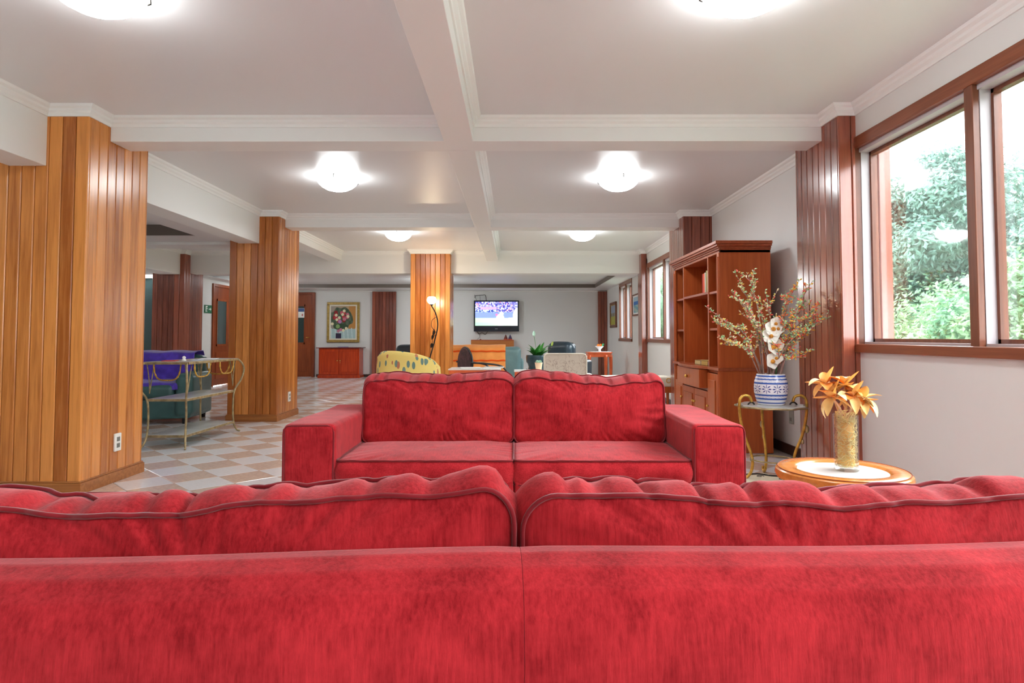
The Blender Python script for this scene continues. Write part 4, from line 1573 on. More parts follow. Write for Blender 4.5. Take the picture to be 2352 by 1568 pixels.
b = MB().grid(shell, 60, 19)
nv_ = 60
b.f.append(tuple(j * nv_ for j in range(19)))
b.f.append(tuple(j * nv_ + nv_ - 1 for j in range(19)))
b.build('back_shell', yel, yc, smooth=True)
soft_box('seat_cushion', -0.33, 0.33, -0.28, 0.38, 0.22, 0.46, yel, yc, 0.07, 5, 0.004, 2)
for sx in (-1, 1):
    for sy in (-1, 1):
        MB().lathe([(0.014, 0.0), (0.024, 0.14)], 10, (sx * 0.24, sy * 0.24, 0)).build('leg', M['groove'], yc)

# ------------------------------------------------------------------ floor lamp
fla = thing('floor_lamp', 'curving metal floor lamp with leaf sprays, lit before the wood pillar', 'floor lamp', (-1.44, 10.85, 0))
c = bez([(-0.05, 0, 0.02), (-0.04, 0, 0.3), (-0.005, 0, 0.55), (0.09, 0, 0.9), (0.155, 0, 1.2), (0.125, 0, 1.4), (0.055, 0, 1.535), (0.05, 0, 1.555)], 56)
MB().tube(c, 0.011, 8).build('pole', M['dkiron'], fla, smooth=True)
MB().lathe([(0.001, 0), (0.14, 0), (0.14, 0.012), (0.03, 0.03), (0.001, 0.035)], 28, (-0.05, 0, 0), cap0=False, cap1=False).build('base', M['dkiron'], fla, smooth='auto')
MB().lathe([(0.012, 1.55), (0.03, 1.56), (0.034, 1.575)], 16, (0.05, 0, 0)).build('shade_holder', M['dkiron'], fla, smooth='auto')
MB().lathe([(0.02, 1.572), (0.05, 1.59), (0.076, 1.625), (0.078, 1.655), (0.06, 1.69), (0.052, 1.695)], 20, (0.05, 0, 0), cap0=True, cap1=False).build('shade', M['bulb'], fla, smooth=True)
for p0, p1, p2, p3 in (((0.135, 0, 1.36), (0.06, 0, 1.30), (0.05, 0, 1.20), (0.10, 0, 1.13)), ((0.145, 0, 1.05), (0.10, 0, 1.04), (0.07, 0, 1.0), (0.065, 0, 0.92)), ((0.13, 0, 1.08), (0.09, 0, 1.15), (0.075, 0, 1.1), (0.08, 0, 1.06))):
    vine = MB().tube(bez([p0, p1, p2, p3], 14), 0.005, 6).build('vine', M['dkiron'], fla, smooth=True)
    lm = petal(0.10, 0.045, 0.4, 0.1).build('leaf', M['dkiron'], vine, smooth=True, loc=p3, rot=(-PI / 2 + 0.2, 0.3, 0))

# ------------------------------------------------------------------ television and things around it
tv = thing('television', 'flat black television showing a ball game on the far wall', 'television', (-0.437, YF - 0.10, 1.15))
tw, thh = 1.14, 0.785
fr = MB()
fr.box(-tw / 2, tw / 2, -0.03, 0.03, 0.0, 0.145)
fr.box(-tw / 2, tw / 2, -0.03, 0.03, thh - 0.035, thh)
fr.box(-tw / 2, -tw / 2 + 0.035, -0.03, 0.03, 0.14, thh - 0.03)
fr.box(tw / 2 - 0.035, tw / 2, -0.03, 0.03, 0.14, thh - 0.03)
fr.box(-tw / 2 + 0.02, tw / 2 - 0.02, 0.0, 0.035, 0.02, thh - 0.02)
fr.build('bezel', plain('tv_bezel', (22, 30, 44), 0.2), tv, bevel=0.006)
MB().box(-0.2, 0.2, 0.03, 0.097, 0.25, 0.55).build('wall_mount', M['black'], tv)
sw, sh_ = tw - 0.066, thh - 0.176
b = MB().grid(lambda u, v: (-sw / 2 + sw * u, -0.018, 0.143 + sh_ * v), 110, 64)
me = b.mesh('screen')
r5 = random.Random(3)
crowd = {(i, j): r5.random() for i in range(60) for j in range(30)}


def tvcol(c):
    u = (c.x + sw / 2) / sw
    v = (c.z - 0.143) / sh_

    def ell(cx, cy, a, b_):
        return ((u - cx) / a) ** 2 + ((v - cy) / b_) ** 2 < 1
    if ell(0.59, 0.24, 0.105, 0.26) or ell(0.62, 0.5, 0.05, 0.09) or ell(0.97, 0.40, 0.085, 0.3) or ell(0.985, 0.66, 0.05, 0.09) or (0.78 < u < 0.9 and abs(v - 0.325) < 0.018):
        return (252, 250, 255)
    if ell(0.505, 0.455, 0.028, 0.05):
        return (240, 130, 190)
    if v < 0.32:
        g = 1 - u
        return (int(206 + 40 * u), 250, int(206 + 40 * u)) if v > 0.14 else (int(188 + 60 * u), 246, int(206 + 40 * u))
    if v < 0.56:
        return (146, 170, 250)
    k = crowd[(int(u * 40), int(v * 26))]
    if v < 0.66:
        if 0.0 <= u < 0.5:
            if k < 0.4:
                return (60, 84, 190)
            return (214, 236, 255)
    if 0.12 < u < 0.5 and 0.68 < v < 0.78:
        return (216, 182, 236)
    if k < 0.36:
        return (92, 88, 196)
    if k < 0.62:
        return (170, 168, 246)
    if k > 0.95:
        return (250, 150, 170)
    return (222, 226, 255)


paint(me, tvcol)
put('screen', me, printed('tv_picture', 0.2, 0.33, 0.3), tv)
MB().box(-0.035, 0.035, -0.0315, -0.029, 0.062, 0.072).build('maker_mark', plain('mark_grey', (150, 158, 168), 0.4), tv)
for x0, x1 in ((-0.5, -0.56), (-0.41, -0.42)):
    MB().tube([(x0, 0, thh), (x1, 0, thh + 0.14)], 0.004, 5).build('aerial', M['black'], tv)
cb = MB().tube(bez([(-0.98, YF - 0.012, 2.06), (-0.8, YF - 0.012, 2.075), (-0.72, YF - 0.01, 2.07), (-0.70, YF - 0.01, 1.93)], 16), 0.006, 5)
cb.tube(bez([(-0.98, YF - 0.012, 2.06), (-0.99, YF - 0.01, 2.0)], 4), 0.006, 5)
tag(cb.build('wall_cable', M['dkiron'], None), 'thin dark cable pinned to the wall above the television', 'cable')
cb = MB().tube(bez([(-0.93, YF - 0.06, 1.15), (-0.88, YF - 0.05, 1.09), (-0.80, YF - 0.05, 1.12), (-0.72, YF - 0.05, 1.075), (-0.66, YF - 0.05, 1.15)], 24), 0.006, 5)
cb.tube(bez([(-0.9, YF - 0.05, 1.13), (-0.86, YF - 0.04, 1.02), (-0.93, YF - 0.04, 0.945)], 14), 0.0035, 5)
tag(cb.build('hanging_cable', M['dkiron'], None, smooth=True), 'looped dark cables hanging below the television', 'cable')
ws = thing('wall_shelf', 'long wooden box shelf on the wall under the television', 'shelf', (-0.53, YF, 0))
b = MB()
b.box(-0.535, 0.535, -0.30, 0.0, 0.922, 0.942)
b.build('top_board', M['casey'], ws, bevel=0.003)
MB().box(-0.535, 0.535, -0.30, -0.28, 0.62, 0.922).build('front_board', wood('shelf_wood', (168, 96, 40), (196, 122, 62), 0.4, 'x', 0.4, 0.1), ws, bevel=0.003)
for sx in (-0.535, 0.515):
    MB().box(sx, sx + 0.02, -0.28, 0, 0.62, 0.922).build('side_board', M['casey'], ws)
MB().box(-0.515, 0.515, -0.28, 0.0, 0.62, 0.64).build('bottom_board', M['casey'], ws)
for k, (x, lab, rgb) in enumerate(((-0.20, 'dark red pointed wooden ornament on the wall shelf', (112, 44, 36)), (-0.09, 'dark blue and red pointed ornament on the wall shelf', (70, 60, 96)))):
    o = thing('ornament', lab, 'ornament', (x, YF - 0.17, 0.942))
    MB().lathe([(0.045, 0), (0.05, 0.02), (0.034, 0.07), (0.012, 0.115), (0.002, 0.135)], 12).build('ornament_body', plain('ornament_%d' % k, rgb, 0.45), o, smooth='auto')
    MB().lathe([(0.052, 0.0), (0.052, 0.022)], 12).build('ornament_foot', plain('ornament_foot', (214, 70, 40), 0.4), o)
kn = MB().lathe([(0.018, 0), (0.02, 0.012), (0.004, 0.022)], 12)
tag(kn.build('small_knob', plain('dark_red', (110, 30, 40), 0.4), None, loc=(-0.83, YF - 0.2, 0.942)), 'tiny dark red knob on the wall shelf', 'ornament')


# ------------------------------------------------------------------ paintings
def picture(label, loc, rz, wd, h, frame_mat, fw, fn, nu=60, nv=70, name='framed_painting', liner=None):
    root = thing(name, label, 'painting', loc, rz)
    f = MB()
    for x0, x1, z0, z1 in ((-wd / 2, wd / 2, 0, fw), (-wd / 2, wd / 2, h - fw, h), (-wd / 2, -wd / 2 + fw, fw, h - fw), (wd / 2 - fw, wd / 2, fw, h - fw)):
        f.box(x0, x1, -0.04, 0, z0, z1)
    fo = f.build('frame', frame_mat, root, bevel=0.012, seg=2)
    q = fw
    if liner:
        l = MB()
        g = fw + liner[0]
        for x0, x1, z0, z1 in ((-wd / 2 + fw, wd / 2 - fw, fw, g), (-wd / 2 + fw, wd / 2 - fw, h - g, h - fw), (-wd / 2 + fw, -wd / 2 + g, g, h - g), (wd / 2 - g, wd / 2 - fw, g, h - g)):
            l.box(x0, x1, -0.028, 0, z0, z1)
        l.build('liner', liner[1], fo)
        q = g
    cw_, chh = wd - 2 * q, h - 2 * q
    me = MB().grid(lambda u, v: (-cw_ / 2 + cw_ * u, -0.018, q + chh * v), nu, nv).mesh('canvas')
    paint(me, lambda c: fn((c.x + cw_ / 2) / cw_, (c.z - q) / chh))
    put('canvas', me, M['print'], root)
    return root


r6 = random.Random(12)
fls = []
for k in range(15):
    a, rd_ = r6.uniform(0, 6.28), math.sqrt(r6.random())
    fls.append((0.42 + 0.30 * rd_ * math.cos(a), 0.68 + 0.18 * rd_ * math.sin(a), r6.uniform(0.06, 0.085), r6.choice([(178, 30, 40), (196, 60, 70), (214, 120, 140), (150, 20, 30), (206, 90, 110)])))
for x, y in ((0.53, 0.85), (0.21, 0.72), (0.47, 0.74), (0.69, 0.68), (0.34, 0.64), (0.24, 0.58), (0.06, 0.45), (0.62, 0.31), (0.5, 0.25)):
    fls.append((x, y, 0.055, (240, 234, 196)))
fls += [(0.36, 0.52, 0.07, (190, 130, 186)), (0.4, 0.27, 0.06, (206, 130, 150)), (0.3, 0.23, 0.06, (190, 120, 140)), (0.28, 0.37, 0.08, (140, 176, 110))]


def bouquet(u, v):
    col = (200 - 40 * (1 - u), 160 - 10 * (1 - u), 110 + 30 * (1 - u)) if v > 0.3 else (176, 204, 204)
    if v > 0.3 and u > 0.72:
        col = (196, 140, 76)
    if v <= 0.33 and (math.sin(38 * u + 4 * v) > 0.75):
        col = (206, 226, 226)
    if 0.2 < u < 0.42 and v < 0.16:
        col = (52, 44, 70)
    if ((u - 0.42) / 0.46) ** 2 + ((v - 0.62) / 0.34) ** 2 < 1 + 0.15 * math.sin(17 * u + 11 * v):
        col = (74, 92, 68) if math.sin(31 * u) * math.sin(23 * v) > 0 else (98, 110, 92)
    if ((u - 0.4) / 0.3) ** 2 + ((v - 0.36) / 0.1) ** 2 < 1:
        col = (58, 82, 58)
    for x, y, r, c_ in fls:
        d = math.hypot(u - x, (v - y) * 1.25)
        if d < r:
            col = c_ if d > r * 0.35 else tuple(min(255, q * 0.82 + 30) for q in c_)
    return col


gold = plain('gilt_frame', (176, 146, 76), 0.4, 0.5, 0.3, var=0.25, vscale=20)
picture('large flower bouquet painting in a gilt frame above the cabinet', (-4.325, YF, 0.875), 0, 0.83, 1.02, gold, 0.065, bouquet, 90, 110, liner=(0.035, M['cream']))


def landscape(u, v):
    if v > 0.6:
        return (150, 166, 190)
    if v > 0.42:
        return (110, 110, 110) if math.sin(14 * u) > 0 else (150, 140, 120)
    return (196, 190, 60) if math.sin(21 * u + 9 * v) > -0.2 else (140, 150, 70)


def seascape(u, v):
    if v > 0.72:
        return (176, 206, 220)
    if v > 0.5:
        return (30, 110, 190)
    return (120, 176, 190) if math.sin(16 * v + 5 * u) > 0 else (176, 200, 190)


dkf = plain('dark_picture_frame', (110, 62, 36), 0.4)
picture('narrow landscape picture in a brown frame near the far corner', (XR3, 15.1, 1.23), -PI / 2, 0.88, 0.6, dkf, 0.06, landscape, 40, 40, liner=(0.02, gold))
picture('blue seascape picture in a thin frame beside the far window', (XR3, 12.28, 1.42), -PI / 2, 0.62, 0.42, dkf, 0.03, seascape, 40, 40, liner=(0.03, M['white']))

# exit sign on the left wall, notice on the door
es = thing('exit_sign', 'small green exit sign with a running figure and arrow', 'sign', (-6.198, 12.98, 1.50), PI / 2)
MB().box(-0.15, 0.15, -0.012, 0, 0, 0.16).build('sign_plate', plain('exit_green', (20, 110, 74), 0.4), es)
wm = plain('sign_white', (240, 246, 240), 0.5)
mb = MB()
mb.box(-0.115, -0.035, -0.0135, -0.012, 0.02, 0.14)
mb.build('doorway_mark', wm, es)
mb = MB()
mb.tube([(-0.06, -0.014, 0.05), (-0.07, -0.014, 0.085)], 0.011, 6).ball((-0.066, -0.014, 0.11), 0.013, 8, 6)
mb.tube([(-0.06, -0.014, 0.05), (-0.085, -0.014, 0.03)], 0.007, 6).tube([(-0.06, -0.014, 0.05), (-0.04, -0.014, 0.028)], 0.007, 6)
mb.build('running_figure', plain('exit_green_figure', (20, 110, 74), 0.4), es)
mb = MB()
mb.prism([(0.02, 0.07), (0.08, 0.07), (0.08, 0.045), (0.125, 0.08), (0.08, 0.115), (0.08, 0.09), (0.02, 0.09)], -0.0135, -0.012, 'y')
mb.build('arrow_mark', wm, es)
nt_ = thing('door_notice', 'white notice sheet with a red mark stuck on the far door', 'notice', (-5.38, YF - 0.075, 1.50))
MB().box(-0.085, 0.085, -0.002, 0, 0, 0.24).build('sheet', M['paper'], nt_)
MB().box(-0.08, 0.08, -0.0035, -0.002, 0.15, 0.235).build('blue_block', plain('notice_blue', (70, 96, 150), 0.6), nt_)
mb = MB()
mb.box(0.01, 0.055, -0.0035, -0.002, 0.06, 0.075)
mb.box(0.025, 0.04, -0.0035, -0.002, 0.04, 0.1)
mb.build('red_mark', plain('notice_red', (210, 60, 50), 0.6), nt_)

# ------------------------------------------------------------------ low cabinet under the painting
cb_ = thing('low_cabinet', 'low orange-red wooden cabinet with two doors under the painting', 'cabinet', (-4.31, YF - 0.02, 0))
cw2 = 1.0
MB().box(-cw2 / 2, cw2 / 2, -0.42, 0, 0.06, 0.735).build('body', M['cab'], cb_, bevel=0.004)
MB().box(-cw2 / 2 - 0.06, cw2 / 2 + 0.06, -0.47, 0, 0.735, 0.757).build('top_board', plain('cabinet_top', (110, 40, 40), 0.25), cb_, bevel=0.005)
MB().box(-cw2 / 2 - 0.02, cw2 / 2 + 0.02, -0.44, 0, 0, 0.07).build('plinth', M['cab'], cb_, bevel=0.006)
for s in (-1, 1):
    x0, x1 = (-cw2 / 2 + 0.03, -0.004) if s < 0 else (0.004, cw2 / 2 - 0.03)
    d = MB().box(x0, x1, -0.438, -0.42, 0.09, 0.715).build('cabinet_door', M['cab'], cb_, bevel=0.004)
    MB().box(x0 + 0.06, x1 - 0.06, -0.447, -0.436, 0.15, 0.655).build('raised_panel', M['cab'], d, bevel=0.008, seg=3)
    MB().ball((s * 0.035, -0.452, 0.43), 0.016, 10, 6).build('knob', M['brass'], d, smooth=True)
MB().ball((0.035, -0.445, 0.38), 0.009, 8, 6).build('keyhole', M['brass'], cb_, smooth=True)
dm = MB().prism(scallop(48, 0.13, 0.008, 12), 0, 0.01, 'z')
tag(dm.build('table_mat', plain('blue_mat', (96, 104, 160), 0.8), None, loc=(-4.26, YF - 0.26, 0.7575)), 'small dark blue mat on the low cabinet', 'mat')

# ------------------------------------------------------------------ cantilever chair, coffee table, magazines
tc_ = thing('tubular_armchair', 'dark tubular armchair with an oval padded back before the orange throw', 'chair', (-0.76, 10.1, 0), math.radians(28))
ov = MB()
for s_, th in ((0, 0.0),):
    pts = [(0.26 * math.sin(a) * (1 if abs(math.sin(a)) < 2 else 1), 0.60 + 0.25 * math.cos(a)) for a in [2 * PI * k / 40 for k in range(40)]]
ov.prism([(y, z) for y, z in pts], -0.03, 0.03, 'x')
bo = ov.build('backrest', plain('brown_floral_cloth', (74, 48, 54), 0.85, var=0.5, vscale=16), tc_, bevel=0.02, seg=3)
MB().tube([(0.0, y * 1.03, 0.60 + (z - 0.60) * 1.03) for y, z in pts], 0.014, 8, closed=True).build('back_frame', M['black'], bo, smooth=True)
soft_box('seat', 0.02, 0.54, -0.25, 0.25, 0.40, 0.47, plain('brown_seat', (74, 48, 54), 0.85, var=0.4, vscale=16), tc_, 0.03, 4, 0.003, 2)
for s in (-1, 1):
    MB().tube(bez([(-0.03, s * 0.28, 0.625), (0.2, s * 0.285, 0.61), (0.45, s * 0.285, 0.575), (0.545, s * 0.285, 0.52), (0.585, s * 0.285, 0.42), (0.56, s * 0.285, 0.05), (0.5, s * 0.285, 0.018), (-0.05, s * 0.285, 0.018)], 56), 0.014, 8).build('arm_tube', M['black'], tc_, smooth=True)
    MB().tube([(-0.02, s * 0.24, 0.62), (0.02, s * 0.27, 0.44), (0.55, s * 0.27, 0.41)], 0.012, 8).build('side_tube', M['black'], tc_, smooth=True)

cf = thing('coffee_table', 'low red wood table with a pale top holding magazines', 'table', (-0.55, 9.3, 0))
MB().box(-0.37, 0.37, -0.28, 0.28, 0.555, 0.572).build('table_top', M['whitetop'], cf, bevel=0.004)
MB().box(-0.36, 0.36, -0.27, 0.27, 0.50, 0.555).build('apron', M['orangew'], cf, bevel=0.004)
for sx in (-1, 1):
    for sy in (-1, 1):
        MB().box(sx * 0.33 - 0.022, sx * 0.33 + 0.022, sy * 0.24 - 0.022, sy * 0.24 + 0.022, 0, 0.5).build('leg', M['orangew'], cf, bevel=0.004)
for lab, x, y, rz, rgb in (('white magazine lying open on the low table', -0.62, 9.22, 0.1, (240, 240, 240)), ('grey magazine lying on the low table', -0.29, 9.40, -0.1, (190, 190, 194))):
    o = thing('magazine', lab, 'magazine', (x, y, 0.5725), rz)
    MB().box(-0.14, 0.14, -0.1, 0.1, 0, 0.012).build('pages', M['paper'], o)
    MB().box(-0.142, 0.142, -0.102, 0.102, 0.012, 0.0135).build('cover', plain('magazine_cover', rgb, 0.4), o)

# ------------------------------------------------------------------ planter with peace lily, succulent
pl = thing('planter', 'large dark glazed urn planter behind the cream chair', 'planter', (0.40, 10.8, 0))
MB().lathe([(0.10, 0.0), (0.12, 0.02), (0.17, 0.16), (0.19, 0.32), (0.165, 0.46), (0.15, 0.52), (0.165, 0.57), (0.188, 0.60), (0.195, 0.68), (0.188, 0.715), (0.165, 0.715), (0.15, 0.66)], 32, cap1=False).build('pot_body', plain('dark_teal_glaze', (44, 68, 78), 0.25, 0.5, var=0.25, vscale=12), pl, smooth='auto')
MB().lathe([(0.001, 0.665), (0.155, 0.665)], 24, cap0=False, cap1=False).build('soil', plain('dark_soil', (50, 40, 34), 0.9), pl)
for a in (PI, 0):
    MB().tube(bez([(0.17 * math.cos(a), -0.05, 0.48), (0.23 * math.cos(a), -0.06, 0.42), (0.21 * math.cos(a), -0.06, 0.30)], 10), 0.018, 8).build('handle', M['black'], pl, smooth=True)
ly = thing('peace_lily', 'green peace lily growing in the dark urn', 'plant', (0.40, 10.8, 0.665))
lfm = petal(0.30, 0.058, -0.9, 0.12, 5, 9).mesh('leaf')
lfm.materials.append(M['leaf'])
for k in range(36):
    a = rr.uniform(0, 6.28)
    el = rr.uniform(0.75, 1.45)
    o = put('leaf', lfm, None, ly, smooth=True, loc=(0.04 * math.cos(a), 0.04 * math.sin(a), 0))
    o.rotation_euler = (Matrix.Rotation(a, 3, 'Z') @ Matrix.Rotation(el, 3, 'X')).to_euler()
    q = rr.uniform(0.7, 1.1)
    o.scale = (q, q, q)
MB().tube(bez([(0, 0, 0), (-0.03, 0, 0.2), (-0.06, 0, 0.38)], 8), 0.004, 5).build('flower_stem', M['leaf'], ly)
petal(0.10, 0.05, 0.3, 0.2).build('spathe', M['leaf_pale'], ly, smooth=True, loc=(-0.06, 0, 0.36), rot=(1.3, 0, 0))
MB().tube(bez([(0, 0, 0), (0.14, 0, 0.18), (0.24, 0, 0.21)], 8), 0.004, 5).build('flower_stem', M['leaf'], ly)
petal(0.09, 0.045, 0.3, 0.2).build('spathe', plain('pale_green_spathe', (170, 190, 90), 0.5), ly, smooth=True, loc=(0.24, 0, 0.2), rot=(1.0, 0, -0.6))

sd = thing('side_table', 'small pale-topped side table beside the cream chair', 'table', (0.205, 9.75, 0))
MB().box(-0.2, 0.22, -0.2, 0.2, 0.50, 0.52).build('table_top', M['whitetop'], sd, bevel=0.004)
MB().box(-0.19, 0.21, -0.19, 0.19, 0.455, 0.50).build('apron', M['orangew'], sd)
for sx in (-0.17, 0.19):
    for sy in (-0.17, 0.17):
        MB().lathe([(0.016, 0), (0.022, 0.46)], 10, (sx, sy, 0)).build('leg', M['orangew'], sd)
su = thing('succulent_pot', 'pale clay pot with a white-green succulent on the side table', 'potted plant', (0.375, 9.68, 0.52))
MB().lathe([(0.038, 0), (0.042, 0.005), (0.055, 0.10), (0.058, 0.105), (0.058, 0.115), (0.048, 0.115), (0.045, 0.10)], 20, cap1=False).build('pot_body', M['clay'], su, smooth='auto')
MB().lathe([(0.001, 0.10), (0.047, 0.10)], 16, cap0=False, cap1=False).build('soil', plain('pot_soil', (90, 70, 56), 0.9), su)
sm = petal(0.05, 0.032, 0.9, 0.25, 5, 6).mesh('leaf')
sm.materials.append(M['leaf_pale'])
for k in range(22):
    a = 2.4 * k
    o = put('leaf', sm, None, su, smooth=True, loc=(0.028 * math.cos(a), 0.028 * math.sin(a), 0.105))
    o.rotation_euler = (Matrix.Rotation(a, 3, 'Z') @ Matrix.Rotation(0.3 + 0.045 * k, 3, 'X')).to_euler()


# ------------------------------------------------------------------ cream chair, bench
def swirl_fabric():
    m, t, b = newmat('cream_swirl_print')
    tc = t.nodes.new('ShaderNodeTexCoord')
    n = t.nodes.new('ShaderNodeTexNoise')
    n.inputs['Scale'].default_value = 5.5
    n.inputs['Detail'].default_value = 1.0
    n.inputs['Distortion'].default_value = 2.2
    t.links.new(tc.outputs['Object'], n.inputs['Vector'])
    r = t.nodes.new('ShaderNodeValToRGB')
    e = r.color_ramp.elements
    base = (*lin((222, 212, 196)), 1)
    e[0].position = 0.475
    e[0].color = base
    e[1].position = 0.525
    e[1].color = base
    q = r.color_ramp.elements.new(0.5)
    q.color = (*lin((186, 168, 152)), 1)
    t.links.new(n.outputs['Fac'], r.inputs['Fac'])
    t.links.new(r.outputs['Color'], b.inputs['Base Color'])
    b.inputs['Roughness'].default_value = 0.85
    return m


swf = swirl_fabric()
cc = thing('cream_chair', 'cream chair with a swirl-printed back and white piping', 'chair', (0.735, 9.2, 0))
bp = MB().prism([(x, 0.58 + z) for x, z, nn in rrect(0.6, 0.40, 0.05, 60)], -0.05, 0.04, 'y')
bko = bp.build('backrest', swf, cc, bevel=0.012, seg=2)
for yq in (-0.052, 0.042):
    MB().tube([(x, yq, 0.58 + z) for x, z, nn in rrect(0.6, 0.40, 0.05, 60)], 0.009, 6, closed=True).build('piping', M['cream'], bko, smooth=True)
soft_box('seat', -0.30, 0.34, 0.0, 0.62, 0.30, 0.45, M['cream'], cc, 0.05, 5, 0.004, 2)
soft_box('arm_pad', 0.30, 0.44, 0.05, 0.5, 0.33, 0.475, M['cream'], cc, 0.05, 5, 0.004, 3)
for sx in (-0.24, 0.26):
    for sy in (0.05, 0.55):
        MB().lathe([(0.016, 0), (0.026, 0.30)], 10, (sx, sy, 0)).build('leg', M['groove'], cc)
be = thing('cream_bench', 'long low cream upholstered bench with a brass ring handle', 'bench', (1.66, 8.95, 0))
soft_box('cushion', -0.46, 0.50, -0.2, 0.2, 0.34, 0.482, M['cream'], be, 0.035, 4, 0.003, 2)
MB().box(-0.44, 0.48, -0.18, 0.18, 0.26, 0.345).build('frame', M['case'], be, bevel=0.005)
for sx in (-0.4, 0.44):
    for sy in (-0.14, 0.14):
        MB().lathe([(0.015, 0), (0.022, 0.27)], 10, (sx, sy, 0)).build('leg', M['case'], be)
MB().tube([(0.44 + 0.03 * math.cos(2 * PI * k / 20), -0.205, 0.43 + 0.03 * math.sin(2 * PI * k / 20)) for k in range(20)], 0.006, 6, closed=True).build('ring_handle', M['brass'], be, smooth=True)

# ------------------------------------------------------------------ orange half-round table
ot = thing('half_round_table', 'orange lacquered half-round table with a white cloth by the far corner', 'table', (1.80, 13.5, 0))
def dshape(r, x0):
    return [(x0, -0.20), (x0, 0.22)] + [(x0 + 0.30 + 0.26 * math.sin(a), 0.22 * math.cos(a)) for a in [PI * k / 20 for k in range(21)]][0:0] + [(0.02 + r * math.sin(a), 0.22 * math.cos(a)) for a in [PI * k / 20 for k in range(21)]]


D0 = [(-0.27, 0.22), (-0.27, -0.22)] + [(0.0 + 0.27 * math.sin(a), -0.22 * math.cos(a)) for a in [PI * k / 20 for k in range(21)]]
MB().prism(D0, 0.675, 0.70, 'z').build('table_top', M['orangew'], ot, bevel=0.004)
MB().prism([(x * 0.94, y * 0.94) for x, y in D0], 0.60, 0.675, 'z').build('apron', M['orangew'], ot, bevel=0.004)
for x, y in ((-0.235, -0.185), (-0.235, 0.185), (0.10, -0.19), (0.235, 0.03)):
    k = 1.14
    MB().tube(bez([(x, y, 0.64), (x * 1.03, y * 1.03, 0.4), (x * 1.02, y * 1.02, 0.15), (x * k, y * k, 0.0)], 14), [0.038 - 0.0011 * q for q in range(13)], 8).build('leg', M['orangew'], ot, smooth=True)
ocl = MB().prism([(x * 0.8 + 0.03, y * 0.8) for x, y in D0], 0, 0.006, 'z')
tag(ocl.build('table_cloth', M['whitecloth'], None, loc=(1.80, 13.5, 0.7005)), 'white cloth lying on the orange half-round table', 'tablecloth')
fp = thing('flower_bowl', 'white bowl of orange flowers on the half-round table', 'flower bowl', (1.80, 13.5, 0.707))
MB().lathe([(0.03, 0), (0.034, 0.008), (0.022, 0.03), (0.03, 0.05), (0.085, 0.105), (0.09, 0.115), (0.08, 0.11), (0.02, 0.055)], 20, cap1=False).build('bowl', M['white'], fp, smooth='auto')
om = petal(0.075, 0.03, 0.5, 0.15).mesh('petal')
om.materials.append(plain('orange_petal', (252, 150, 40), 0.5))
for k in range(14):
    a = 2.4 * k
    o = put('petal', om, None, fp, smooth=True, loc=(0.03 * math.cos(a), 0.03 * math.sin(a), 0.095))
    o.rotation_euler = (Matrix.Rotation(a, 3, 'Z') @ Matrix.Rotation(0.6 + 0.05 * k, 3, 'X')).to_euler()
gm = petal(0.085, 0.05, 0.4, 0.15).mesh('leaf')
gm.materials.append(plain('mint_leaf', (80, 200, 140), 0.5))
for a, el in ((-1.2, 0.9), (-1.6, 0.7), (-1.9, 1.1)):
    put('leaf', gm, None, fp, smooth=True, loc=(0.05, -0.01, 0.10)).rotation_euler = (Matrix.Rotation(a, 3, 'Z') @ Matrix.Rotation(el, 3, 'X')).to_euler()

# ------------------------------------------------------------------ outside: ground and trees
gd = MB().box(2.7, 70, -30, 90, -1.1, -1.0).build('ground', plain('lawn', (132, 142, 122), 0.9, 0.1, var=0.25, vscale=0.6))
struct(gd)


def crown_mesh(seed, n, rx, rz, leaf):
    q = random.Random(seed)
    b = MB()
    clumps = []
    for k in range(46):
        a = q.uniform(0, 6.28)
        t = q.uniform(-1, 1)
        r = q.uniform(0.45, 1.0)
        s_ = math.sqrt(1 - t * t) * r
        clumps.append((rx * s_ * math.cos(a), rx * s_ * math.sin(a), rz * t * r, q.uniform(0.22, 0.42) * rx))
    for k in range(n):
        c_ = q.choice(clumps)
        d = Vector((q.gauss(0, 1), q.gauss(0, 1), q.gauss(0, 0.6)))
        d.normalize()
        p = Vector(c_[:3]) + d * c_[3] * q.uniform(0.55, 1.0)
        n_ = (d + Vector((q.uniform(-.7, .7), q.uniform(-.7, .7), q.uniform(0, 1)))).normalized()
        e = n_.orthogonal().normalized()
        e = Matrix.Rotation(q.uniform(0, 6.28), 3, n_) @ e
        f = n_.cross(e)
        L, W_ = leaf * q.uniform(0.7, 1.3), leaf * q.uniform(0.35, 0.6)
        n0 = len(b.v)
        b.v += [tuple(p - e * L), tuple(p + f * W_ - n_ * 0.02), tuple(p + e * L), tuple(p - f * W_ - n_ * 0.02)]
        b.f.append((n0, n0 + 1, n0 + 2, n0 + 3))
    me = bpy.data.meshes.new('foliage')
    me.from_pydata(b.v, [], b.f)
    return me


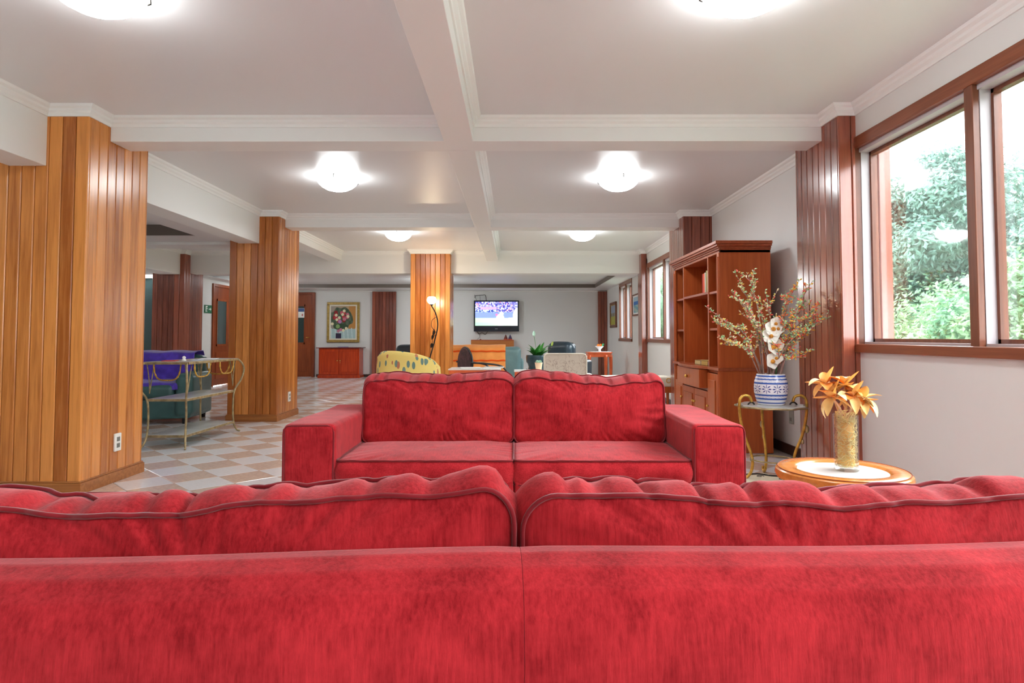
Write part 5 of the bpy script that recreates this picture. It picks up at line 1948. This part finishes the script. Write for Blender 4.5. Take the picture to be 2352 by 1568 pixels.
def foliage_mat(name, c0, c1):
    m, t, b = newmat(name)
    tc = t.nodes.new('ShaderNodeTexCoord')
    n = t.nodes.new('ShaderNodeTexNoise')
    n.inputs['Scale'].default_value = 1.3
    n.inputs['Detail'].default_value = 4
    t.links.new(tc.outputs['Object'], n.inputs['Vector'])
    r = t.nodes.new('ShaderNodeValToRGB')
    r.color_ramp.elements[0].position = 0.35
    r.color_ramp.elements[1].position = 0.65
    r.color_ramp.elements[0].color = (*lin(c0), 1)
    r.color_ramp.elements[1].color = (*lin(c1), 1)
    t.links.new(n.outputs['Fac'], r.inputs['Fac'])
    t.links.new(r.outputs['Color'], b.inputs['Base Color'])
    b.inputs['Roughness'].default_value = 0.5
    tl = t.nodes.new('ShaderNodeBsdfTranslucent')
    t.links.new(r.outputs['Color'], tl.inputs['Color'])
    mx = t.nodes.new('ShaderNodeMixShader')
    mx.inputs['Fac'].default_value = 0.35
    t.links.new(b.outputs[0], mx.inputs[1])
    t.links.new(tl.outputs[0], mx.inputs[2])
    t.links.new(mx.outputs[0], t.nodes['Material Output'].inputs['Surface'])
    return m


FM = [foliage_mat('foliage_blue_green', (72, 110, 100), (120, 156, 140)), foliage_mat('foliage_mid_green', (74, 120, 98), (128, 164, 132)), foliage_mat('foliage_light_green', (88, 136, 102), (146, 178, 134))]
CR = [crown_mesh(1, 42000, 2.4, 2.3, 0.062), crown_mesh(2, 42000, 2.9, 1.8, 0.06), crown_mesh(3, 30000, 1.9, 1.6, 0.055)]


def tree(label, x, y, kind, zc, sc, h=None):
    root = thing('tree', label, 'tree', (x, y, -1.0), R.uniform(0, 6.28), 'trees outside the windows')
    top = zc + 1.0
    MB().tube(bez([(0, 0, 0), (0.1, 0.05, top * 0.5), (0.0, 0.1, top)], 10), [0.2 - 0.012 * k for k in range(11)], 8).build('trunk', M['trunk'], root, smooth=True)
    for k in range(3):
        a = 2.1 * k
        MB().tube(bez([(0, 0.05, top * 0.7), (0.5 * math.cos(a), 0.5 * math.sin(a), top * 0.9), (1.3 * math.cos(a), 1.3 * math.sin(a), top * 1.15)], 8), [0.09 - 0.008 * q for q in range(9)], 6).build('bough', M['trunk'], root, smooth=True)
    me = CR[kind]
    if not me.materials:
        me.materials.append(FM[kind])
    o = put('foliage', me, None, root, loc=(0, 0, top))
    o.scale = (sc, sc, sc)
    o['kind'] = 'stuff'
    return root


TREES = [('tall blue-green tree filling the near window pane', 9.8, 13.4, 0, 2.5, 1.08), ('broad leafy tree behind the mullion of the big window', 10.4, 8.6, 0, 2.3, 1.05), ('spreading mid-green tree beside the tall blue-green one', 12.5, 18.4, 1, 2.9, 1.1),
         ('light green bush low under the tall blue-green tree', 7.6, 11.6, 2, 0.2, 1.0), ('light green bush at the foot of the spreading tree', 8.0, 15.2, 2, 0.0, 1.0), ('bright green bush outside the open end of the big window', 7.0, 8.4, 2, 0.5, 0.95), ('mid-green bush between the near trees', 8.6, 13.0, 1, 0.0, 0.9),
         ('mid-green tree seen through the window by the bookcase', 11.0, 40.0, 1, 2.6, 1.4), ('light green tree beyond the far window', 10.0, 48.0, 2, 2.4, 2.0), ('blue-green tree between the two far windows', 12.5, 55.0, 0, 3.4, 1.5),
         ('far tree behind the bush of the big window', 14.0, 24.0, 0, 2.4, 1.2), ('leafy tree outside the window beyond the turned sofa', 9.0, 4.0, 1, 1.8, 1.0), ('leafy bush outside the window beyond the turned sofa', 7.5, 1.0, 2, 0.8, 1.1), ('tall tree outside the window behind the turned sofa', 9.0, -2.5, 0, 2.2, 1.0)]
for a in TREES:
    tree(*a)
